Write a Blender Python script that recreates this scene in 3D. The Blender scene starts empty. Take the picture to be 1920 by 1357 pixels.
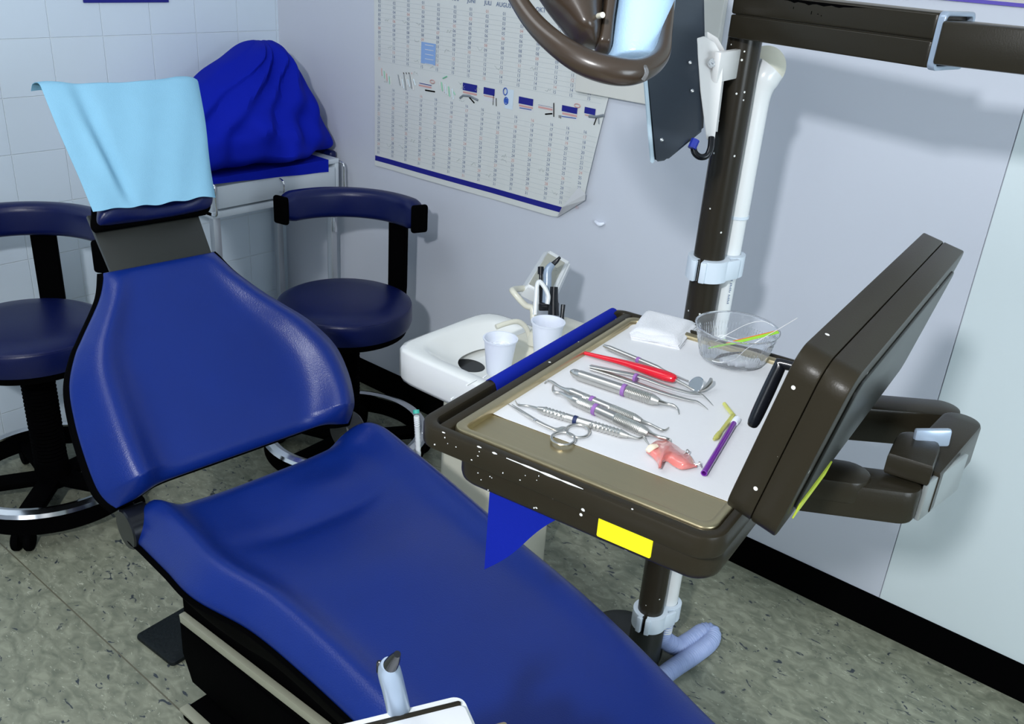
import bpy, bmesh, math, random
from mathutils import Vector, Matrix, noise
random.seed(7)
sc = bpy.context.scene
COL = sc.collection
PI = math.pi

# ---------------------------------------------------------------- camera
F = 1713.93
H = 1.6
pit, roll, yaw = 0.434650473, 0.0744312719, math.radians(-232.26241827)
_f0 = Vector((math.cos(yaw), math.sin(yaw), 0)); _r0 = Vector((math.sin(yaw), -math.cos(yaw), 0)); _up = Vector((0, 0, 1))
_fw = math.cos(pit)*_f0 - math.sin(pit)*_up; _u = math.sin(pit)*_f0 + math.cos(pit)*_up
CR = math.cos(roll)*_r0 + math.sin(roll)*_u; CU = -math.sin(roll)*_r0 + math.cos(roll)*_u
CAMP = Vector((0, 0, H))
cd = bpy.data.cameras.new('camera'); cam = bpy.data.objects.new('camera', cd); COL.objects.link(cam)
cd.sensor_width = 36; cd.lens = F/1920*36; cd.clip_start = 0.02
m = Matrix((( CR.x, CU.x, -_fw.x, 0), (CR.y, CU.y, -_fw.y, 0), (CR.z, CU.z, -_fw.z, H), (0, 0, 0, 1)))
cam.matrix_world = m
sc.camera = cam
sc.view_settings.view_transform = 'Standard'; sc.view_settings.look = 'None'
sc.view_settings.gamma = 1; sc.view_settings.use_curve_mapping = False
sc.view_settings.exposure = -0.06
# ---------------------------------------------------------------- world and lights
w = bpy.data.worlds.new('room_air'); sc.world = w; w.use_nodes = True
w.node_tree.nodes['Background'].inputs[0].default_value = (0.62, 0.74, 1.0, 1)
w.node_tree.nodes['Background'].inputs[1].default_value = 0.25
def area(name, loc, target, size, size_y, power, col):
    l = bpy.data.lights.new(name, 'AREA'); l.shape = 'RECTANGLE'; l.size = size; l.size_y = size_y
    l.energy = power; l.color = col
    o = bpy.data.objects.new(name, l); COL.objects.link(o); o.location = loc
    o.rotation_euler = (Vector(target)-Vector(loc)).to_track_quat('-Z', 'Y').to_euler()
    return o
area('lamp_main', (0.02, -0.92, 2.27), (-1.1, 1.5, 0.7), 0.12, 0.12, 50, (0.95, 0.97, 1.0))
area('side_fill', (2.12, 0.5, 1.5), (-1.2, 1.3, 1.1), 1.6, 1.2, 58, (0.80, 0.91, 1.0))  # added fill at the unseen far wall, no window known there
area('rear_fill', (-0.4, -2.15, 1.6), (-0.9, 2.1, 1.2), 1.6, 1.0, 13, (0.90, 0.95, 1.0))  # weaker added fill from behind the camera, no real source
area('ceiling_lamp_rear', (-1.6, 0.2, 2.66), (-1.6, 0.6, 0.0), 1.4, 0.6, 12, (0.92, 0.96, 1.0))

# ---------------------------------------------------------------- geometry helpers
def ray(x, y): return CR*((x-960)/F) - CU*((y-678.5)/F) + _fw
def hz(x, y, z):
    d = ray(x, y); return CAMP + d*((z-H)/d.z)
def atx(x, y, X):
    d = ray(x, y); return CAMP + d*(X/d.x)
def aty(x, y, Y):
    d = ray(x, y); return CAMP + d*(Y/d.y)
def atd(x, y, t): return CAMP + ray(x, y)*t
def atplane(x, y, P, N):
    d = ray(x, y); return CAMP + d*((P-CAMP).dot(N)/d.dot(N))
def frame(o, x, y, z=None):
    x = Vector(x).normalized(); y = Vector(y); z = Vector(z) if z else x.cross(y); z.normalize()
    y = z.cross(x).normalized()
    return Matrix(((x.x, y.x, z.x, o[0]), (x.y, y.y, z.y, o[1]), (x.z, y.z, z.z, o[2]), (0, 0, 0, 1)))
def yawf(o, deg):
    return Matrix.Translation(Vector(o)) @ Matrix.Rotation(math.radians(deg), 4, 'Z')
I4 = Matrix.Identity(4)
def BM(): return bmesh.new()
def _xf(bm, vs, M):
    if M is not None: bmesh.ops.transform(bm, matrix=M, verts=vs)
def merge(bm, sub, M=None, mi=0):
    """append sub into bm"""
    if M is not None: bmesh.ops.transform(sub, matrix=M, verts=sub.verts)
    me = bpy.data.meshes.new('t'); 
    for f in sub.faces:
        if mi: f.material_index = mi
    sub.to_mesh(me); sub.free(); bm.from_mesh(me); bpy.data.meshes.remove(me)
def box(bm, lo, hi, M=None, bev=0, seg=2, mi=0):
    b = bmesh.new(); bmesh.ops.create_cube(b, size=1)
    lo = Vector(lo); hi = Vector(hi); s = hi-lo; c = (hi+lo)/2
    for v in b.verts: v.co = Vector((v.co.x*s.x+c.x, v.co.y*s.y+c.y, v.co.z*s.z+c.z))
    if bev: bmesh.ops.bevel(b, geom=b.edges[:], offset=bev, segments=seg, profile=0.5, affect='EDGES')
    merge(bm, b, M, mi)
def rrect(x0, y0, x1, y1, r, n=6):
    pts = []
    for cx, cy, a0 in ((x1-r, y1-r, 0), (x0+r, y1-r, 90), (x0+r, y0+r, 180), (x1-r, y0+r, 270)):
        for k in range(n+1):
            a = math.radians(a0+90*k/n); pts.append((cx+r*math.cos(a), cy+r*math.sin(a)))
    return pts
def prism(bm, pts, z0, z1, M=None, bev=0, seg=2, mi=0):
    b = bmesh.new()
    vs = [b.verts.new((p[0], p[1], z0)) for p in pts]
    f = b.faces.new(vs)
    r = bmesh.ops.extrude_face_region(b, geom=[f])
    up = [e for e in r['geom'] if isinstance(e, bmesh.types.BMVert)]
    for v in up: v.co.z = z1
    bmesh.ops.recalc_face_normals(b, faces=b.faces)
    if bev:
        es = [e for e in b.edges if abs(e.verts[0].co.z-e.verts[1].co.z) < 1e-7]
        bmesh.ops.bevel(b, geom=es, offset=bev, segments=seg, profile=0.5, affect='EDGES')
    merge(bm, b, M, mi)
def ringprism(bm, outer, inner, z0, z1, M=None, mi=0, bev=0):
    b = bmesh.new(); n = len(outer)
    g = [[b.verts.new((p[0], p[1], z)) for p in ring] for ring, z in ((outer, z0), (outer, z1), (inner, z1), (inner, z0))]
    for k in range(4):
        A, B = g[k], g[(k+1) % 4]
        for i in range(n):
            b.faces.new((A[i], A[(i+1) % n], B[(i+1) % n], B[i]))
    bmesh.ops.recalc_face_normals(b, faces=b.faces)
    if bev:
        es = [e for e in b.edges if len(e.link_faces) == 2 and e.calc_face_angle(0) > 1.0]
        bmesh.ops.bevel(b, geom=es, offset=bev, segments=2, profile=0.5, affect='EDGES')
    merge(bm, b, M, mi)
def crom(pts, n):
    pts = [Vector(p) for p in pts]; out = []
    for i in range(len(pts)-1):
        p0 = pts[max(i-1, 0)]; p1 = pts[i]; p2 = pts[i+1]; p3 = pts[min(i+2, len(pts)-1)]
        for k in range(n):
            t = k/n
            out.append(0.5*((2*p1)+(p2-p0)*t+(2*p0-5*p1+4*p2-p3)*t*t+(3*p1-p0-3*p2+p3)*t**3))
    out.append(pts[-1]); return out
def tube(bm, pts, r, n=12, smooth=0, M=None, mi=0, flat=1.0, caps=True, nrm=None):
    if smooth:
        if isinstance(r, (list, tuple)):
            q = crom([Vector((a, 0, 0)) for a in r], smooth); r = [max(v.x, 1e-5) for v in q]
        pts = crom(pts, smooth)
    pts = [Vector(p) for p in pts]
    if not isinstance(r, (list, tuple)): r = [r]*len(pts)
    b = bmesh.new(); rings = []; prev = None
    for i, p in enumerate(pts):
        t = (pts[min(i+1, len(pts)-1)]-pts[max(i-1, 0)]).normalized()
        if prev is None:
            a = Vector(nrm) if nrm else (Vector((0, 0, 1)) if abs(t.z) < 0.9 else Vector((1, 0, 0)))
            prev = (a-t*a.dot(t)).normalized()
        else:
            prev = (prev-t*prev.dot(t)).normalized()
        s = t.cross(prev)
        rings.append([b.verts.new(p+(prev*math.cos(2*PI*k/n)*flat+s*math.sin(2*PI*k/n))*r[i]) for k in range(n)])
    for A, B in zip(rings, rings[1:]):
        for k in range(n): b.faces.new((A[k], A[(k+1) % n], B[(k+1) % n], B[k]))
    if caps:
        b.faces.new(rings[0][::-1]); b.faces.new(rings[-1])
    bmesh.ops.recalc_face_normals(b, faces=b.faces)
    merge(bm, b, M, mi)
def lathe(bm, prof, M=None, n=40, mi=0, a0=0, a1=2*PI):
    b = bmesh.new(); rings = []; full = abs(a1-a0-2*PI) < 1e-6
    m_ = n if full else n+1
    for r, z in prof:
        if r < 1e-6 and full: rings.append([b.verts.new((0, 0, z))]*m_)
        else: rings.append([b.verts.new((r*math.cos(a0+(a1-a0)*k/n), r*math.sin(a0+(a1-a0)*k/n), z)) for k in range(m_)])
    for A, B in zip(rings, rings[1:]):
        for k in range(n):
            q = [A[k], A[(k+1) % m_], B[(k+1) % m_], B[k]]; q2 = []
            for v in q:
                if v not in q2: q2.append(v)
            if len(q2) > 2:
                try: b.faces.new(q2)
                except ValueError: pass
    bmesh.ops.recalc_face_normals(b, faces=b.faces)
    merge(bm, b, M, mi)
def rpts(r0, z0, r1, z1, q, n=5):
    return [(r0+(r1-r0)*math.sin(k/n*PI/2), z0+(z1-z0)*(1-math.cos(k/n*PI/2))) if q else
            (r0+(r1-r0)*(1-math.cos(k/n*PI/2)), z0+(z1-z0)*math.sin(k/n*PI/2)) for k in range(n+1)]
def pad(bm, M, rows, top, bot, nr=10, nc=28, ee=4.0, endr=0.06, mi=0, endpow=0.5, minend=0.0):
    """upholstered pad: rows (b, left, right) in the frame's xy plane (b along y), top(s, t) and bot(s, t) heights"""
    q = crom([Vector(r) for r in rows], nr); L = len(q)-1
    b0, b1 = q[0].x, q[-1].x; tot = abs(b1-b0)
    b = bmesh.new(); rings = []
    for i, r in enumerate(q):
        t = (r.x-b0)/(b1-b0)
        de = min(abs(r.x-b0), abs(b1-r.x))/endr
        e2 = 1.0 if de >= 1 else max(1-(1-de)**2, 0)**endpow
        e2 = max(e2, minend)
        ring = []
        for k in range(nc+1):
            s = -math.cos(PI*k/nc); e = max(1-abs(s)**ee, 0)**0.5*e2
            a = r.y+(r.z-r.y)*(s+1)/2
            mid = (top(s, t)+bot(s, t))/2
            ring.append((a, r.x, mid+(top(s, t)-mid)*e))
        for k in range(nc-1, 0, -1):
            s = -math.cos(PI*k/nc); e = max(1-abs(s)**ee, 0)**0.5*e2
            a = r.y+(r.z-r.y)*(s+1)/2
            mid = (top(s, t)+bot(s, t))/2
            ring.append((a, r.x, mid+(bot(s, t)-mid)*e))
        rings.append([b.verts.new(p) for p in ring])
    n = len(rings[0])
    for A, B in zip(rings, rings[1:]):
        for k in range(n): b.faces.new((A[k], A[(k+1) % n], B[(k+1) % n], B[k]))
    for Rg in (rings[0], rings[-1]):
        for k in range(1, nc):
            o = n-k
            a_, b_, c_, d_ = Rg[k-1] if k > 1 else Rg[0], Rg[k], Rg[o % n], Rg[(o+1) % n]
            vs = []
            for v in (a_, b_, c_, d_):
                if v not in vs: vs.append(v)
            if len(vs) > 2:
                try: b.faces.new(vs)
                except ValueError: pass
    bmesh.ops.remove_doubles(b, verts=b.verts, dist=1e-5)
    bmesh.ops.recalc_face_normals(b, faces=b.faces)
    merge(bm, b, M, mi)
def sheet(bm, fn, nu, nv, th=0.001, mi=0, nsign=1):
    """grid surface fn(u,v) with thickness"""
    b = bmesh.new()
    g = [[b.verts.new(fn(i/nu, j/nv)) for j in range(nv+1)] for i in range(nu+1)]
    for i in range(nu):
        for j in range(nv): b.faces.new((g[i][j], g[i+1][j], g[i+1][j+1], g[i][j+1]))
    bmesh.ops.recalc_face_normals(b, faces=b.faces)
    b.normal_update()
    bmesh.ops.solidify(b, geom=b.faces[:], thickness=th)
    merge(bm, b, None, mi)
_txt = {}
def text(bm, s, size, M, mi=0, align='CENTER', bold=0.0):
    key = (s, align, bold)
    if key not in _txt:
        c = bpy.data.curves.new('t', 'FONT'); c.body = s; c.size = 1; c.align_x = align; c.align_y = 'CENTER'
        c.resolution_u = 2; c.offset = bold
        o = bpy.data.objects.new('t', c); COL.objects.link(o)
        bpy.context.view_layer.update()
        me = bpy.data.meshes.new_from_object(o.evaluated_get(bpy.context.evaluated_depsgraph_get()))
        bpy.data.objects.remove(o); _txt[key] = me
    b = bmesh.new(); b.from_mesh(_txt[key])
    merge(bm, b, M @ Matrix.Scale(size, 4), mi)
# ---------------------------------------------------------------- objects
WM = {}
def thing(name, label, cat, loc, rotz=0, group=None):
    o = bpy.data.objects.new(name, None); COL.objects.link(o); o.empty_display_size = 0.05
    M = yawf(loc, rotz); o.matrix_world = M; WM[o.name] = M
    o['label'] = label; o['category'] = cat
    if group: o['group'] = group
    return o
def obj(name, bm, mats, parent=None, label=None, cat=None, group=None, kind=None, ang=35, flat=False):
    me = bpy.data.meshes.new(name)
    if parent is None:
        cs = [v.co for v in bm.verts]
        lo = Vector([min(c[i] for c in cs) for i in range(3)]); hi = Vector([max(c[i] for c in cs) for i in range(3)])
        M = Matrix.Translation(((lo.x+hi.x)/2, (lo.y+hi.y)/2, lo.z))
    else: M = WM[parent.name]
    bmesh.ops.transform(bm, matrix=M.inverted(), verts=bm.verts)
    bm.to_mesh(me); bm.free()
    if not isinstance(mats, (list, tuple)): mats = [mats]
    for m_ in mats: me.materials.append(m_)
    if not flat:
        me.shade_smooth(); me.set_sharp_from_angle(angle=math.radians(ang))
    o = bpy.data.objects.new(name, me); COL.objects.link(o)
    if parent is None: o.matrix_world = M
    else: o.parent = parent
    WM[o.name] = M
    if label: o['label'] = label
    if cat: o['category'] = cat
    if group: o['group'] = group
    if kind: o['kind'] = kind
    return o
def children(o): return [c for c in bpy.data.objects if c.parent == o]
def copy_tree(o, parent=None, M=None):
    c = o.copy(); COL.objects.link(c)
    if parent is not None: c.parent = parent
    if M is not None: c.matrix_world = M; WM[c.name] = M
    for ch in children(o): copy_tree(ch, c)
    return c
# ---------------------------------------------------------------- materials
def mat(name, col, rough=0.5, metal=0.0, bump=0, bscale=100, spec=0.5, var=0, vscale=5, coat=0, trans=0, ior=1.45, alpha=1, chips=0, chipscale=60, stretch=None, emit=None, sheen=0, rvar=0):
    m = bpy.data.materials.new(name); m.use_nodes = True; nt = m.node_tree; N = nt.nodes; Lk = nt.links
    p = N['Principled BSDF']
    p.inputs['Base Color'].default_value = (*col, 1); p.inputs['Roughness'].default_value = rough
    p.inputs['Metallic'].default_value = metal; p.inputs['Specular IOR Level'].default_value = spec
    p.inputs['Coat Weight'].default_value = coat; p.inputs['Coat Roughness'].default_value = 0.15
    p.inputs['Transmission Weight'].default_value = trans; p.inputs['IOR'].default_value = ior
    p.inputs['Alpha'].default_value = alpha; p.inputs['Sheen Weight'].default_value = sheen
    if emit: p.inputs['Emission Color'].default_value = (*emit[0], 1); p.inputs['Emission Strength'].default_value = emit[1]
    tc = N.new('ShaderNodeTexCoord'); src = tc.outputs['Object']
    if stretch:
        mp = N.new('ShaderNodeMapping'); mp.inputs['Scale'].default_value = stretch; Lk.new(src, mp.inputs[0]); ssrc = mp.outputs[0]
    else: ssrc = src
    last = None
    if var:
        nz = N.new('ShaderNodeTexNoise'); nz.inputs['Scale'].default_value = vscale; nz.inputs['Detail'].default_value = 6
        Lk.new(ssrc, nz.inputs[0])
        mx = N.new('ShaderNodeMix'); mx.data_type = 'RGBA'
        mx.inputs[6].default_value = (*[c*(1-var) for c in col], 1); mx.inputs[7].default_value = (*[min(c*(1+var), 1) for c in col], 1)
        Lk.new(nz.outputs[0], mx.inputs[0]); last = mx.outputs[2]
        if rvar:
            mr = N.new('ShaderNodeMapRange'); mr.inputs[1].default_value = 0.3; mr.inputs[2].default_value = 0.7
            mr.inputs[3].default_value = rough-rvar; mr.inputs[4].default_value = rough+rvar
            Lk.new(nz.outputs[0], mr.inputs[0]); Lk.new(mr.outputs[0], p.inputs['Roughness'])
    if chips:
        vo = N.new('ShaderNodeTexVoronoi'); vo.inputs['Scale'].default_value = chipscale; vo.inputs['Randomness'].default_value = 1
        Lk.new(src, vo.inputs[0])
        nz2 = N.new('ShaderNodeTexNoise'); nz2.inputs['Scale'].default_value = 9; Lk.new(src, nz2.inputs[0])
        # few cells carry a chip: distance small and cell colour low
        sep = N.new('ShaderNodeSeparateColor'); Lk.new(vo.outputs['Color'], sep.inputs[0])
        ltc = N.new('ShaderNodeMath'); ltc.operation = 'LESS_THAN'; ltc.inputs[1].default_value = chips; Lk.new(sep.outputs[0], ltc.inputs[0])
        ltd = N.new('ShaderNodeMath'); ltd.operation = 'LESS_THAN'; ltd.inputs[1].default_value = 0.16; Lk.new(vo.outputs['Distance'], ltd.inputs[0])
        mu = N.new('ShaderNodeMath'); mu.operation = 'MULTIPLY'; Lk.new(ltc.outputs[0], mu.inputs[0]); Lk.new(ltd.outputs[0], mu.inputs[1])
        mx2 = N.new('ShaderNodeMix'); mx2.data_type = 'RGBA'; mx2.inputs[6].default_value = (*col, 1); mx2.inputs[7].default_value = (0.75, 0.75, 0.72, 1)
        Lk.new(mu.outputs[0], mx2.inputs[0])
        if last: Lk.new(last, mx2.inputs[6])
        last = mx2.outputs[2]
    if last: Lk.new(last, p.inputs['Base Color'])
    if bump:
        nb = N.new('ShaderNodeTexNoise'); nb.inputs['Scale'].default_value = bscale; nb.inputs['Detail'].default_value = 3
        Lk.new(ssrc, nb.inputs[0])
        bp = N.new('ShaderNodeBump'); bp.inputs['Strength'].default_value = bump; bp.inputs['Distance'].default_value = 0.002
        Lk.new(nb.outputs[0], bp.inputs['Height']); Lk.new(bp.outputs[0], p.inputs['Normal'])
    return m
VINYL = mat('blue_vinyl', (0.003, 0.019, 0.165), 0.31, bump=0.22, bscale=420, var=0.12, vscale=8, spec=0.45)
VINYL_D = mat('dark_blue_vinyl', (0.002, 0.006, 0.060), 0.32, bump=0.15, bscale=420, spec=0.42)
BLACK = mat('black_plastic', (0.001, 0.001, 0.0012), 0.8, bump=0.1, bscale=300, spec=0.02)
BLACKS = mat('black_shiny', (0.006, 0.007, 0.01), 0.22)
BLKMETAL = mat('dark_plate', (0.018, 0.020, 0.018), 0.38, metal=0.0, bump=0.05, bscale=300)
BROWN = mat('brown_enamel', (0.023, 0.019, 0.012), 0.32, spec=0.18, bump=0.06, bscale=500, chips=0.05, chipscale=75, coat=0.0)
BROWN2 = mat('brown_enamel_plain', (0.020, 0.017, 0.011), 0.28, spec=0.28, bump=0.06, bscale=500, coat=0.0)
BROWNP = mat('brown_post_enamel', (0.024, 0.020, 0.014), 0.26, spec=0.28, bump=0.04, bscale=400, chips=0.16, chipscale=80, coat=0.05)
STEEL = mat('brushed_steel', (0.52, 0.44, 0.27), 0.36, metal=1, stretch=(4, 60, 30), var=0.06, vscale=4, rvar=0.03)
CHROME = mat('chrome', (0.75, 0.76, 0.78), 0.12, metal=1)
TOOL = mat('tool_steel', (0.60, 0.59, 0.56), 0.33, metal=1)
WHITE = mat('white_plastic', (0.78, 0.80, 0.80), 0.25, coat=0.3)
WHITEB = mat('blueish_white_plastic', (0.66, 0.74, 0.82), 0.35)
CREAM = mat('cream_plastic', (0.72, 0.70, 0.58), 0.3, coat=0.3)
BASIN = mat('basin_ceramic', (0.86, 0.87, 0.84), 0.12, coat=0.6)
PAPER = mat('white_paper', (0.66, 0.67, 0.69), 0.8, bump=0.05, bscale=200)
TRIMW = mat('aluminium', (0.55, 0.57, 0.60), 0.35, metal=0.8)
CAB = mat('cabinet_white', (0.60, 0.66, 0.72), 0.3)
CUP = mat('cup_plastic', (0.82, 0.86, 0.95), 0.3)
CLOTHL = mat('pale_blue_cloth', (0.23, 0.46, 0.62), 0.9, bump=0.3, bscale=500, var=0.05, vscale=20, spec=0.1)
CLOTHB = mat('royal_blue_cloth', (0.003, 0.012, 0.36), 0.8, bump=0.2, bscale=600, spec=0.12)
CLOTHS = mat('royal_blue_drape', (0.004, 0.015, 0.30), 0.7, bump=0.2, bscale=800, spec=0.15)
YELLOW = mat('yellow_sticker', (0.95, 0.85, 0.01), 0.5)
PURP = mat('purple_ring', (0.27, 0.12, 0.38), 0.5)
NAVY = mat('navy_ring', (0.01, 0.02, 0.08), 0.4)
RED = mat('red_plastic', (0.62, 0.004, 0.02), 0.22, coat=0.5)
PINK = mat('pink_acrylic', (0.90, 0.30, 0.27), 0.15, coat=0.8, trans=0.35)
CREAMT = mat('cream_acrylic', (0.85, 0.72, 0.55), 0.3)
GAUZE = mat('gauze', (0.74, 0.75, 0.78), 0.95, bump=0.5, bscale=700)
YELT = mat('yellow_clear', (0.85, 0.85, 0.25), 0.1, trans=0.6, coat=0.5)
PURT = mat('purple_clear', (0.22, 0.02, 0.42), 0.1, trans=0.35, coat=0.6)
CLEAR = mat('clear_plastic', (0.95, 0.97, 1.0), 0.04, trans=0.92, ior=1.22)
GREENP = mat('green_matrix', (0.35, 0.72, 0.05), 0.4)
ORANGE = mat('orange_edge', (0.70, 0.16, 0.03), 0.4)
MIRROR = mat('mirror_glass', (0.9, 0.92, 0.95), 0.02, metal=1)
THREAD = mat('white_thread', (0.9, 0.9, 0.9), 0.6)
SILVER = mat('silver_plastic', (0.36, 0.44, 0.55), 0.28, metal=0.35)
FROST = mat('frosted_lens', (0.45, 0.66, 0.90), 0.28, bump=0.25, bscale=400, coat=0.2)
LAMPBR = mat('lamp_brown', (0.045, 0.030, 0.020), 0.30, coat=0.3, bump=0.03, bscale=600)
MONI = mat('monitor_casing', (0.035, 0.045, 0.060), 0.30, bump=0.03, bscale=300)
BRACK = mat('white_bracket', (0.80, 0.79, 0.77), 0.4)
GREYP = mat('grey_keypad', (0.42, 0.42, 0.36), 0.4)
BTN = mat('teal_button', (0.10, 0.17, 0.19), 0.35)
HOSE = mat('blue_grey_hose', (0.34, 0.42, 0.66), 0.45)
NAVYP = mat('navy_print', (0.008, 0.010, 0.22), 0.5)
CONN = mat('blue_connector', (0.02, 0.04, 0.40), 0.35)
GREEN = mat('green_cap', (0.05, 0.45, 0.35), 0.4)
RUBBER = mat('dark_rubber_mat', (0.006, 0.009, 0.010), 0.5, bump=1.0, bscale=110, spec=0.25)
BEIGE = mat('beige_strip', (0.36, 0.36, 0.27), 0.4)

def wall_mat():
    m = mat('painted_wall', (0.58, 0.61, 0.68), 0.45, bump=0.06, bscale=160, spec=0.4); return m
def tile_mat():
    m = bpy.data.materials.new('painted_tiles'); m.use_nodes = True; nt = m.node_tree; N = nt.nodes; Lk = nt.links
    p = N['Principled BSDF']; p.inputs['Roughness'].default_value = 0.3
    geo = N.new('ShaderNodeNewGeometry'); sep = N.new('ShaderNodeSeparateXYZ'); Lk.new(geo.outputs['Position'], sep.inputs[0])
    cmb = N.new('ShaderNodeCombineXYZ'); Lk.new(sep.outputs[1], cmb.inputs[0]); Lk.new(sep.outputs[2], cmb.inputs[1])
    mp = N.new('ShaderNodeMapping'); mp.inputs['Location'].default_value = (-1.332+0.1615*10, -1.240+0.1615*10, 0); Lk.new(cmb.outputs[0], mp.inputs[0])
    br = N.new('ShaderNodeTexBrick'); br.offset = 0; br.inputs['Scale'].default_value = 1
    br.inputs['Brick Width'].default_value = 0.1615; br.inputs['Row Height'].default_value = 0.1615
    br.inputs['Mortar Size'].default_value = 0.0018; br.inputs['Mortar Smooth'].default_value = 0.6
    br.inputs['Color1'].default_value = (0.66, 0.76, 0.86, 1); br.inputs['Color2'].default_value = (0.68, 0.78, 0.87, 1)
    br.inputs['Mortar'].default_value = (0.70, 0.79, 0.86, 1)
    Lk.new(mp.outputs[0], br.inputs['Vector']); Lk.new(br.outputs['Color'], p.inputs['Base Color'])
    bp = N.new('ShaderNodeBump'); bp.inputs['Strength'].default_value = 0.8; bp.inputs['Distance'].default_value = 0.0015; bp.invert = True
    Lk.new(br.outputs['Fac'], bp.inputs['Height']); Lk.new(bp.outputs[0], p.inputs['Normal'])
    return m
def floor_mat():
    m = bpy.data.materials.new('marbled_vinyl_floor'); m.use_nodes = True; nt = m.node_tree; N = nt.nodes; Lk = nt.links
    p = N['Principled BSDF']; p.inputs['Roughness'].default_value = 0.42
    geo = N.new('ShaderNodeNewGeometry'); P = geo.outputs['Position']
    def noise_(scale, detail, stretch=(1, 1, 1), dist=0, rot=0, loc=0):
        mp = N.new('ShaderNodeMapping'); mp.inputs['Scale'].default_value = stretch; mp.inputs['Rotation'].default_value = (0, 0, rot)
        mp.inputs['Location'].default_value = (loc, loc, 0)
        Lk.new(P, mp.inputs[0]); n = N.new('ShaderNodeTexNoise'); n.inputs['Scale'].default_value = scale
        n.inputs['Detail'].default_value = detail; n.inputs['Distortion'].default_value = dist; Lk.new(mp.outputs[0], n.inputs[0]); return n.outputs[0]
    def ramp(src, stops):
        r = N.new('ShaderNodeValToRGB'); e = r.color_ramp.elements
        e[0].position, e[0].color = stops[0]; e[1].position, e[1].color = stops[-1]
        for s in stops[1:-1]: x = e.new(s[0]); x.color = s[1]
        Lk.new(src, r.inputs[0]); return r.outputs[0]
    def mix(a, b, f):
        x = N.new('ShaderNodeMix'); x.data_type = 'RGBA'
        for sock, v in ((6, a), (7, b)):
            if isinstance(v, tuple): x.inputs[sock].default_value = v
            else: Lk.new(v, x.inputs[sock])
        Lk.new(f, x.inputs[0]); return x.outputs[2]
    base = ramp(noise_(22, 10, (1, 1.6, 1), 1.0, 0.4), [(0.32, (0.165, 0.178, 0.128, 1)), (0.5, (0.235, 0.245, 0.178, 1)), (0.68, (0.325, 0.333, 0.245, 1))])
    tint = noise_(1.3, 2, (1, 1, 1))
    lf = ramp(noise_(50, 6, (1, 2.4, 1), 1.6, 0.3, 3.1), [(0.63, (0, 0, 0, 1)), (0.71, (1, 1, 1, 1))])
    c = mix(base, (0.48, 0.49, 0.38, 1), lf)
    df = ramp(noise_(24, 9, (1, 1.6, 1), 1.6, 0.5, 9.7), [(0.640, (0, 0, 0, 1)), (0.665, (1, 1, 1, 1))])
    c = mix(c, (0.040, 0.050, 0.060, 1), df)
    # welded seam of the vinyl sheets, parallel to the long wall
    sep = N.new('ShaderNodeSeparateXYZ'); Lk.new(P, sep.inputs[0])
    a = N.new('ShaderNodeMath'); a.operation = 'SUBTRACT'; a.inputs[1].default_value = SEAM_Y; Lk.new(sep.outputs[1], a.inputs[0])
    ab = N.new('ShaderNodeMath'); ab.operation = 'ABSOLUTE'; Lk.new(a.outputs[0], ab.inputs[0])
    lt = N.new('ShaderNodeMath'); lt.operation = 'LESS_THAN'; lt.inputs[1].default_value = 0.0018; Lk.new(ab.outputs[0], lt.inputs[0])
    c = mix(c, (0.13, 0.12, 0.08, 1), lt.outputs[0])
    Lk.new(c, p.inputs['Base Color'])
    return m
SEAM_Y = (hz(13.5, 1029.6, 0).y+hz(350, 1344, 0).y)/2

# ================================================================ ROOM
XW, YW = -2.823, 2.148
X1, Y0, ZC = 2.2, -2.2, 2.7
WALL = wall_mat(); TILE = tile_mat(); FLOOR = floor_mat()
WALL2 = mat('painted_panel', (0.66, 0.74, 0.76), 0.45, bump=0.05, bscale=160)
CEIL = mat('ceiling_paint', (0.7, 0.72, 0.74), 0.8)
b = BM(); box(b, (XW-0.1, Y0-0.1, -0.1), (X1+0.1, YW+0.1, 0)); obj('floor', b, FLOOR, kind='structure', flat=True)
b = BM(); box(b, (XW-0.1, Y0-0.1, ZC), (X1+0.1, YW+0.1, ZC+0.1)); obj('ceiling', b, CEIL, kind='structure', flat=True)
b = BM(); box(b, (XW-0.1, Y0-0.1, 0), (XW, YW+0.1, ZC)); obj('wall_left', b, TILE, kind='structure', flat=True)
SX = -0.394
b = BM(); box(b, (XW, YW, 0), (SX-0.001, YW+0.1, ZC), mi=0); box(b, (SX+0.0015, YW, 0), (X1+0.1, YW+0.1, ZC), mi=1); box(b, (SX-0.002, YW+0.004, 0), (SX+0.002, YW+0.1, ZC), mi=2)
obj('wall_right', b, [WALL, WALL2, mat('seam_grey', (0.42, 0.45, 0.50), 0.6)], kind='structure', flat=True)  # pale grey joint line where the two wall panels meet
b = BM(); box(b, (X1, Y0, 0), (X1+0.1, YW, ZC)); obj('wall_far', b, WALL2, kind='structure', flat=True)
b = BM(); box(b, (XW, Y0-0.1, 0), (X1, Y0, ZC)); obj('wall_rear', b, WALL, kind='structure', flat=True)
b = BM(); box(b, (XW, YW-0.006, 0.0), (X1, YW, 0.102), bev=0.0015); obj('baseboard_right', b, BLACK, kind='structure', flat=True)
# purple edged border high on the right wall and the cream ledge by the calendar
b = BM(); box(b, (-0.95, YW-0.006, 1.541), (X1, YW, 1.548)); obj('trim_1', b, mat('purple_edge', (0.10, 0.07, 0.42), 0.5), kind='structure', flat=True)
b = BM(); box(b, (-0.95, YW-0.005, 1.548), (X1, YW, 1.9)); obj('trim_2', b, mat('beige_panel', (0.55, 0.53, 0.50), 0.6), kind='structure', flat=True)
b = BM(); box(b, (-1.50, YW-0.020, 1.226), (-1.09, YW, 1.56), bev=0.002); obj('trim_3', b, mat('cream_wall_panel', (0.62, 0.62, 0.58), 0.5), kind='structure', flat=True)

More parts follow.
